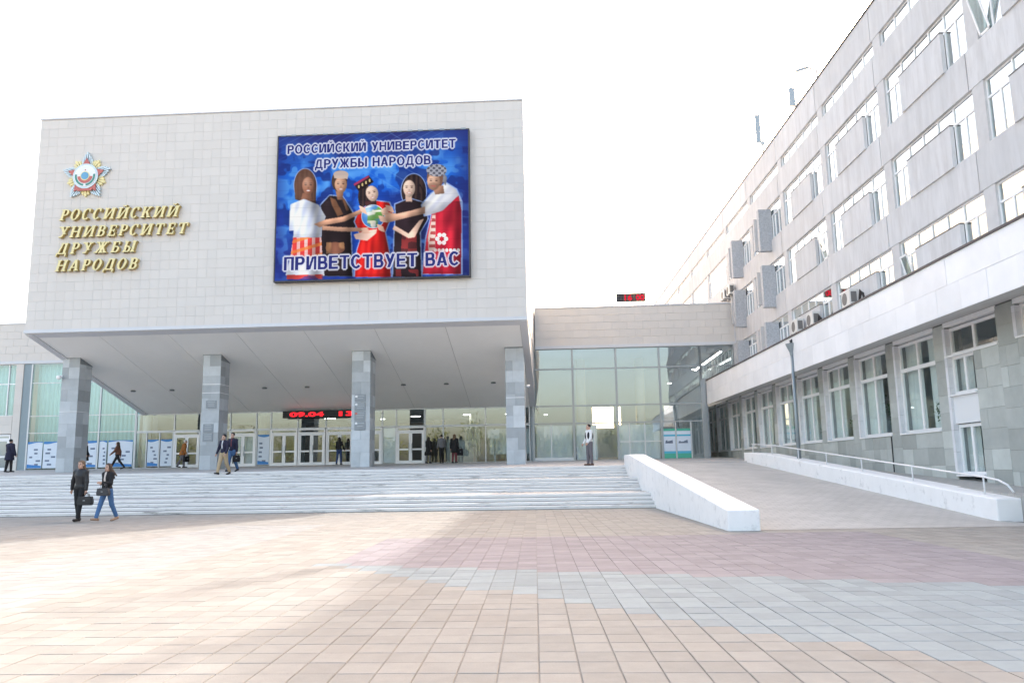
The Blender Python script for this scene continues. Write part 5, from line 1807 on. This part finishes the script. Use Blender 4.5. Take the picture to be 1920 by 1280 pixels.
def mesh_obj(name, chunks, mats, parent, mi=None):
    V_, F_, off = [], [], 0
    for v, f_ in chunks:
        V_.append(v); F_.append(f_ + off); off += len(v)
    V_ = np.concatenate(V_); F_ = np.concatenate(F_)
    me = bpy.data.meshes.new(name)
    me.from_pydata(V_.tolist(), [], F_.tolist())
    for m in mats: me.materials.append(m)
    if mi is not None:
        c = V_[F_].mean(1)
        me.polygons.foreach_set('material_index', mi(c).astype(np.int32))
    me.polygons.foreach_set('use_smooth', [True] * len(me.polygons))
    me.update()
    o = bpy.data.objects.new(name, me); COL.objects.link(o); o.parent = parent
    ORG[o] = Vector((0, 0, 0))
    return o


CLOTH = {}


def cloth(name, c, rough=.8):
    if name not in CLOTH: CLOTH[name] = material('cloth_' + name, c, rough, .08, 14, .3, 60)
    return CLOTH[name]


BLACK = cloth('black', (.018, .018, .020)); LEATHER = cloth('black_leather', (.028, .028, .031), .4); NAVY = cloth('navy', (.022, .022, .045))
JEANS = cloth('blue_denim', (.07, .145, .29)); JEANS_D = cloth('dark_denim', (.03, .055, .14)); KHAKI = cloth('khaki', (.42, .32, .20)); ORANGE = cloth('rust', (.34, .13, .035))
GREYC = cloth('grey', (.16, .16, .17)); BROWN = cloth('brown', (.16, .075, .05)); WHITEC = cloth('white', (.72, .72, .72)); PLUM = cloth('plum', (.16, .05, .06)); GREYTR = cloth('grey_trouser', (.14, .13, .145))
H_BLACK = cloth('black_hair', (.014, .011, .010), .5); H_BROWN = cloth('brown_hair', (.055, .03, .018), .5); H_FAIR = cloth('fair_hair', (.13, .085, .05), .5); H_WHITE = cloth('white_hair', (.6, .6, .58), .6)
SHOE = cloth('black_shoe', (.02, .018, .018), .4); SHOE_T = cloth('tan_shoe', (.34, .22, .15), .5); SHOE_B = cloth('brown_shoe', (.10, .055, .04), .5)
CREAM = cloth('cream_top', (.66, .58, .52))


def person(label, x, y, z, face_deg, H=1.72, frame='M', legs=((.25, .1), (-.2, .15)), arms=((.1, .1, .2), (-.1, .1, .2)),
           top=BLACK, bottom=BLACK, shoes=SHOE, hair=H_BLACK, hairstyle='short', coat=None, skirt=None, inner=None, lean=0.0, head_pitch=0.0,
           res=.016, slim=1.0, top_extra=0.0, vest=None, group='people outside the hall'):
    """figure facing -Y at face_deg 0; legs=(hip swing forward, knee bend) and arms=(swing, abduction, elbow bend), right side (-X) first"""
    t = bpy.data.objects.new('person', None); COL.objects.link(t)
    t.empty_display_size = .3
    k = H / 1.74
    place(t, (x, y, z), frame)
    t.rotation_euler = (0, 0, math.radians(face_deg) + (PSI if frame == 'M' else 0))
    tag(t, label, 'person', group)
    ORG[t] = Vector((0, 0, 0))
    J = {}
    A_ = lambda *p: np.array(p, float)
    for si, s in ((0, -1), (1, 1)):
        a, kb = legs[si]
        hip = A_(s * .088, 0, .92)
        knee = hip + .435 * A_(0, -math.sin(a), -math.cos(a))
        b_ = a - kb
        ank = knee + .415 * A_(0, -math.sin(b_), -math.cos(b_))
        fp = b_ * .55 if b_ < 0 else b_ * .5
        toe = ank + A_(0, -.17 * math.cos(fp), -.055 - .0 + .17 * math.sin(fp))
        heel = ank + A_(0, .055, -.055)
        if fp < 0: heel = heel + A_(0, 0, -.17 * math.sin(fp) * .2)
        J[si] = (hip, knee, ank, toe, heel)
    low = min(min(J[i][3][2], J[i][4][2]) for i in (0, 1)) - .032
    ln = A_(0, -math.sin(lean), math.cos(lean))
    pel = A_(0, 0, .95); waist = pel + .14 * ln; chest = pel + .34 * ln; neck = pel + .52 * ln; 
    hd = neck + A_(0, -.03 - .03 * math.sin(head_pitch), .145)
    S_ = .172 * (1 if slim >= 1 else .92)
    AR = {}
    for si, s in ((0, -1), (1, 1)):
        sw, ab, eb = arms[si]
        sh = neck + A_(s * S_, 0, -.055)
        d1 = A_(s * math.sin(ab), -math.sin(sw) * math.cos(ab), -math.cos(sw) * math.cos(ab))
        el = sh + .29 * d1
        sw2 = sw + eb
        d2 = A_(s * math.sin(ab) * .5 - s * (.35 * eb if eb > .9 else 0), -math.sin(sw2), -math.cos(sw2)); d2 /= np.linalg.norm(d2)
        wr = el + .245 * d2
        AR[si] = (sh, el, wr, d2)
    w = slim
    body = [('e', pel + A_(0, 0, .0), (.155 * w, .105 * w, .12)), ('c', pel, chest, .105 * w, .12 * w), ('e', chest + A_(0, 0, .03), (.165 * w, .105 * w, .15)), ('c', chest + A_(0, 0, .12), neck + A_(0, 0, .05), .07, .05)]
    for si in (0, 1):
        hip, knee, ank, toe, heel = J[si]
        body += [('c', hip, knee, .082 * w, .054 * w), ('c', knee, (knee * .6 + ank * .4), .052 * w, .054 * w), ('c', (knee * .6 + ank * .4), ank, .053 * w, .034), ('c', heel, toe, .033, .026)]
        sh, el, wr, d2 = AR[si]
        body += [('c', sh, el, .05 * w, .038 * w), ('c', el, wr, .038 * w, .025), ('c', chest + A_(0, 0, .12), sh, .075 * w, .052 * w)]
    chunks = [polygonize(body, res, .03)]
    # head with jaw, nose, ears
    cp_, sp_ = math.cos(head_pitch), math.sin(head_pitch)
    def HP(px, py, pz): return hd + A_(px, py * cp_ + pz * sp_ * 1.0, pz * cp_ - (-py) * sp_)
    head = [('e', HP(0, .012, .03), (.076, .094, .096)), ('e', HP(0, -.018, -.045), (.060, .068, .075)), ('c', HP(0, -.088, .012), HP(0, -.108, -.018), .010, .014), ('e', HP(-.078, .012, -.005), (.012, .02, .03)), ('e', HP(.078, .012, -.005), (.012, .02, .03)), ('c', neck + A_(0, 0, -.02), HP(0, .01, -.04), .052, .048), ('c', HP(0, -.07, -.085), HP(0, -.075, -.09), .022, .018)]
    chunks.append(polygonize(head, .0085, .014))
    for si, s in ((0, -1), (1, 1)):
        sh, el, wr, d2 = AR[si]
        side = np.cross(d2, A_(s, 0, 0)); side /= np.linalg.norm(side) + 1e-9
        palm = wr + d2 * .055
        nrm = np.cross(d2, side)
        hand = [('c', wr - d2 * .01, palm, .026, .028), ('c', palm + side * .018, palm - side * .018, .022, .022)]
        for q, (off, L_) in enumerate(((-.030, .062), (-.010, .078), (.010, .074), (.028, .058))):
            b0 = palm + side * off + d2 * .02
            b1 = b0 + d2 * L_ * .5 + nrm * s * .006
            b2 = b1 + d2 * L_ * .42 - A_(s, 0, 0) * .018
            hand += [('c', b0, b1, .0095, .009), ('c', b1, b2, .009, .0075)]
        th = wr + d2 * .03 - side * .022
        hand += [('c', th, th - side * .03 + d2 * .03, .012, .0095), ('c', th - side * .03 + d2 * .03, th - side * .036 + d2 * .058, .0095, .008)]
        chunks.append(polygonize(hand, .0065, .006))
    def hmat(c):
        m = np.zeros(len(c))
        for s in (-1, 1):
            e = HP(s * .031, -.082, .018)
            m[np.linalg.norm((c - e) / np.array([.016, .02, .009]), axis=1) < 1] = 1
            e = HP(s * .032, -.085, .042)
            m[np.linalg.norm((c - e) / np.array([.022, .02, .006]), axis=1) < 1] = 1
        e = HP(0, -.086, -.052)
        m[np.linalg.norm((c - e) / np.array([.024, .022, .010]), axis=1) < 1] = 2
        return m
    def finish(ch):
        return [((v - np.array([0, 0, low])) * k, f_) for v, f_ in ch]
    low_ = np.array([0, 0, low])
    bo = mesh_obj('body', finish(chunks), [MT['skin'], MT['eye'], MT['lip']], t, lambda c: hmat(c / k + low_))
    # clothes
    e = .016 + top_extra
    tp = [('e', pel + A_(0, 0, .03), (.155 * w + e, .108 * w + e, .10)), ('c', pel + A_(0, 0, .05), chest, .108 * w + e, .122 * w + e), ('e', chest + A_(0, 0, .03), (.168 * w + e, .108 * w + e, .15 + e * .5)), ('c', chest + A_(0, 0, .10), neck + A_(0, 0, -.02), .085 + e, .055 + e)]
    for si in (0, 1):
        sh, el, wr, d2 = AR[si]
        tp += [('c', chest + A_(0, 0, .12), sh, .078 * w + e, .055 * w + e), ('c', sh, el, .052 * w + e, .041 * w + e), ('c', el, wr - d2 * .012, .041 * w + e, .033 + e * .8)]
    if coat:
        zb = coat
        tp += [('c', pel, A_(0, .0, zb + .05), .15 * w + e, .19 * w + e)]
    zhem = (coat if coat else .87)
    def cut_top(P): return zhem - P[..., 2] if not coat else zhem - P[..., 2]
    to = mesh_obj('coat' if coat else 'jacket', finish([polygonize(tp, res, .035, cut_top)]), [top], t)
    if inner is not None:
        pin = [('e', chest + A_(0, -.075 - e, -.03), (.040, .058, .20)), ('e', chest + A_(0, -.055 - e, .13), (.035, .05, .08))]
        mesh_obj('shirt', finish([polygonize(pin, .010, .02)]), [inner], t)
    if vest is not None:
        for s in (-1, 1):
            pin = [('e', chest + A_(s * .10, -.055 - e, -.05), (.075, .075, .17)), ('e', chest + A_(s * .10, .05 + e, -.05), (.08, .075, .17))]
            mesh_obj('vest_panel', finish([polygonize(pin, .012, .04)]), [vest], t)
    tr = [('e', pel, (.155 * w + .012, .108 * w + .012, .12))]
    lw = .019 if slim < 1 else .024
    for si in (0, 1):
        hip, knee, ank, toe, heel = J[si]
        tr += [('c', hip, knee, .083 * w + lw, .055 * w + lw), ('c', knee, ank + A_(0, 0, .03), .055 * w + lw, .040 + lw * .9)]
    if skirt:
        tr += [('c', pel, A_(0, 0, skirt), .15, .17)]
    mesh_obj('trousers' if not skirt else 'skirt', finish([polygonize(tr, res, .022)]), [bottom], t)
    for si in (0, 1):
        hip, knee, ank, toe, heel = J[si]
        sp2 = [('c', heel + A_(0, .0, .0), toe + A_(0, -.01, .0), .042, .034), ('c', heel + A_(0, 0, .01), ank + A_(0, 0, -.005), .042, .044)]
        d = toe - heel; d /= np.linalg.norm(d)
        up_ = np.cross(A_(1, 0, 0), d); up_ = up_ if up_[2] > 0 else -up_
        base_ = heel - up_ * .032
        mesh_obj('shoe', finish([polygonize(sp2, .010, .02, lambda P: -((P - base_) @ up_))]), [shoes], t)
    # hair
    hr2 = [('e', HP(0, .022, .048), (.089, .100, .092))]
    if hairstyle == 'long':
        hr2 += [('c', HP(0, .05, .03), HP(0, .085, -.20), .085, .085), ('c', HP(-.06, .02, .03), HP(-.085, .03, -.22), .04, .045), ('c', HP(.06, .02, .03), HP(.085, .03, -.22), .04, .045), ('c', HP(0, .085, -.18), HP(0, .10, -.30), .085, .05)]
    elif hairstyle == 'windy':
        hr2 += [('c', HP(0, .05, .03), HP(.02, .085, -.20), .085, .07), ('c', HP(-.06, .02, .02), HP(-.085, -.02, -.24), .036, .030), ('c', HP(.06, .02, .03), HP(.13, .05, -.16), .045, .05), ('c', HP(.12, .05, -.10), HP(.26, .09, -.24), .05, .022), ('c', HP(.11, .05, -.14), HP(.20, .08, -.32), .045, .02)]
    elif hairstyle == 'bun':
        hr2 += [('c', HP(.03, .06, .0), HP(.055, .10, -.10), .05, .045), ('c', HP(.04, .08, -.02), HP(.07, .08, -.14), .04, .02), ('e', HP(0, .03, .085), (.07, .08, .05))]
    def cut_hair(P):
        q = (P - hd)
        # keep the face free: remove what is in front of a slanted plane below the hairline
        yy = q[..., 1]; zz = q[..., 2]
        fr = np.maximum(-(yy + .045), zz - .075)     # <0 behind the forehead line
        face_ = np.maximum(yy + .035 + .25 * (zz - .05), zz - .082)
        if hairstyle in ('short',):
            nape = np.maximum(.5 * yy + (-zz - .055), -1)
            return np.maximum(-face_, nape)
        return np.maximum(-face_, -1 + 0 * yy) if hairstyle != 'windy' else np.maximum(-np.maximum(face_, np.abs(q[..., 0]) - .068), -1 + 0 * yy)
    mesh_obj('hair', finish([polygonize(hr2, .009 if res < .014 else .012, .03, cut_hair)]), [hair], t)
    fr_rot = Matrix.Rotation(t.rotation_euler.z, 4, 'Z')
    hands = []
    for si in (0, 1):
        wr, d2 = AR[si][2], AR[si][3]
        p = (wr + d2 * .085 - low_) * k
        hands.append(t.location + (fr_rot @ Vector(p.tolist())))
    return t, hands


def bag(label, hand, w, h, d, mat, rotz=0, drop=.22, kind='tote'):
    """handbag hanging from a hand: body with flared sides, flap, two handles"""
    t = thing('handbag', label, 'bag', (hand.x, hand.y, hand.z - drop - h), 'W', 'bags carried by people')
    t.rotation_euler = (0, 0, rotz)
    off = ORG[t]
    ORG[t] = Vector((0, 0, 0))
    b = MB()
    prof = [(-w / 2, 0), (w / 2, 0), (w * .56, h * .35), (w * .47, h), (-w * .47, h), (-w * .56, h * .35)]
    b.prism([(px, -d / 2, pz) for px, pz in prof], (0, d, 0))
    b.build('bag_body', mat, t, bevel=.02)
    MB().prism([(-w * .47, -d / 2 - .006, h), (w * .47, -d / 2 - .006, h), (w * .44, -d / 2 - .01, h * .55), (-w * .44, -d / 2 - .01, h * .55)], (0, .005, 0)).build('flap', mat, t)
    for s in (-1, 1):
        MB().tube([(-w * .25, s * d * .3, h - .01), (-w * .2, s * d * .22, h + drop * .75), (0, s * .01, h + drop), (w * .2, s * d * .22, h + drop * .75), (w * .25, s * d * .3, h - .01)], .011, 6).build('handle', mat, t, smooth=True)
    MB().box(-.03, .03, -d / 2 - .016, -d / 2 - .0105, h * .5, h * .58).build('clasp', MT['alu'], t)
    return t


# the two women walking on the plaza
t, hd_ = person('woman in black leather jacket and black trousers walking on the plaza', -13.55, 24.0, 0, -6, 1.76, 'W', ((-.10, .12), (.20, .06)), ((-.22, .40, .10), (.04, .16, .10)),
                LEATHER, BLACK, SHOE, H_FAIR, 'bun', res=.0125, slim=.97, top_extra=.006)
bag('black leather handbag carried by the woman in the leather jacket', hd_[1], .40, .26, .17, LEATHER, .1, .10)
t, hd_ = person('woman in black jacket and blue jeans with long dark hair walking on the plaza', -12.72, 24.0, 0, -18, 1.69, 'W', ((.36, .06), (-.26, .22)), ((-.12, .10, .12), (.30, .14, 1.35)),
                BLACK, JEANS, SHOE_T, H_BROWN, 'windy', inner=CREAM, res=.0125, slim=.92, top_extra=.004)
bag('dark grey handbag hanging from the arm of the woman in jeans', hd_[1] + Vector((.10, .06, -.02)), .36, .22, .13, cloth('charcoal', (.05, .05, .055), .5), -.15, .14)

# two men coming down the steps by the second column
person('man in dark jumper and khaki trousers stepping down onto the steps', -14.80, 35.15, 11 * RISE, -18, 1.76, 'M', ((.34, .10), (-.22, .30)), ((-.05, .42, .35), (.10, .14, .45)), NAVY, KHAKI, SHOE, H_BLACK, 'short', inner=WHITEC, head_pitch=.35, res=.014)
t, hd_ = person('man in dark jacket and blue jeans beside the man in khaki trousers', -14.76, 36.0, floor_z(36.0), -10, 1.74, 'M', ((.25, .08), (-.20, .35)), ((.15, .12, .9), (-.02, .14, .15)), NAVY, JEANS, SHOE, H_BLACK, 'short', inner=PLUM, head_pitch=.15, res=.014)
bag('black bag carried by the man in blue jeans', hd_[1], .30, .30, .12, BLACK, .3, .07)
# passers-by on the platform
person('person in a dark coat standing at the far left, back turned', -30.55, 43.6, floor_z(43.6), 165, 1.80, 'M', ((.1, .05), (-.1, .05)), ((.1, .2, .3), (.2, .15, .9)), NAVY, BLACK, SHOE, H_BLACK, 'short', coat=.62, top_extra=.03)
person('person in black half hidden by the leftmost column', -27.60, 45.9, floor_z(45.9), 100, 1.66, 'M', ((.1, .05), (-.08, .05)), ((.1, .06, .3), (.1, .06, .4)), BLACK, BLACK, SHOE, H_BROWN, 'short', coat=.55, top_extra=.015)
person('person in a brown jacket striding past the posters', -26.60, 47.6, floor_z(47.6), -82, 1.68, 'M', ((.50, .08), (-.46, .20)), ((-.35, .08, .3), (.45, .08, .4)), BROWN, BLACK, SHOE, H_BROWN, 'long', top_extra=.01, slim=.95)
t, hd_ = person('white-haired man in a rust coloured jacket with a black bag', -23.04, 48.6, floor_z(48.6), 108, 1.70, 'M', ((.20, .15), (-.25, .2)), ((.10, .06, .2), (-.12, .08, .2)), ORANGE, GREYTR, SHOE, H_WHITE, 'short', lean=.22, coat=.78, top_extra=.015)
bag('black bag carried by the man in the rust coloured jacket', hd_[0], .42, .36, .14, BLACK, 1.3, .08)
person('woman with long black hair and jeans entering the door', -13.42, 49.0, floor_z(49.0), 175, 1.66, 'M', ((.18, .05), (-.15, .18)), ((.2, .25, .5), (.15, .18, .4)), BLACK, JEANS_D, SHOE, H_BLACK, 'long', slim=.95)
t, hd_ = person('woman in a black knee-length coat by the rightmost door', -7.91, 48.9, floor_z(48.9), 150, 1.56, 'M', ((.12, .04), (-.12, .04)), ((-.02, .14, .1), (.1, .1, .3)), BLACK, GREYC, SHOE, H_BLACK, 'long', coat=.52, top_extra=.012, slim=.95)
bag('flat black bag carried by the woman in the black coat', hd_[1], .34, .24, .08, BLACK, .2, .05)
person('man in a dark jacket and black trousers with his back turned', -7.07, 48.7, floor_z(48.7), 200, 1.69, 'M', ((.08, .03), (-.10, .05)), ((.12, .12, .6), (.12, .12, .6)), GREYC, BLACK, SHOE, H_BLACK, 'short', top_extra=.015)
t, hd_ = person('fair-haired woman in a black coat with plum trousers by the glass', -6.27, 48.5, floor_z(48.5), 160, 1.68, 'M', ((.08, .03), (-.06, .05)), ((.1, .1, .3), (-.1, .22, .2)), BLACK, PLUM, SHOE, H_FAIR, 'long', coat=.62, top_extra=.02)
bag('large black shoulder bag of the fair-haired woman', hd_[0] + Vector((.08, 0, .15)), .34, .40, .14, BLACK, .4, .12)
person('man in a white and black top and grey trousers standing atop the steps', 1.35, 36.1, floor_z(36.1), -62, 1.79, 'M', ((.06, .04), (-.04, .03)), ((.10, .10, .5), (.14, .08, .6)), WHITEC, GREYTR, SHOE_B, H_BLACK, 'short', vest=BLACK, res=.014, head_pitch=.1)
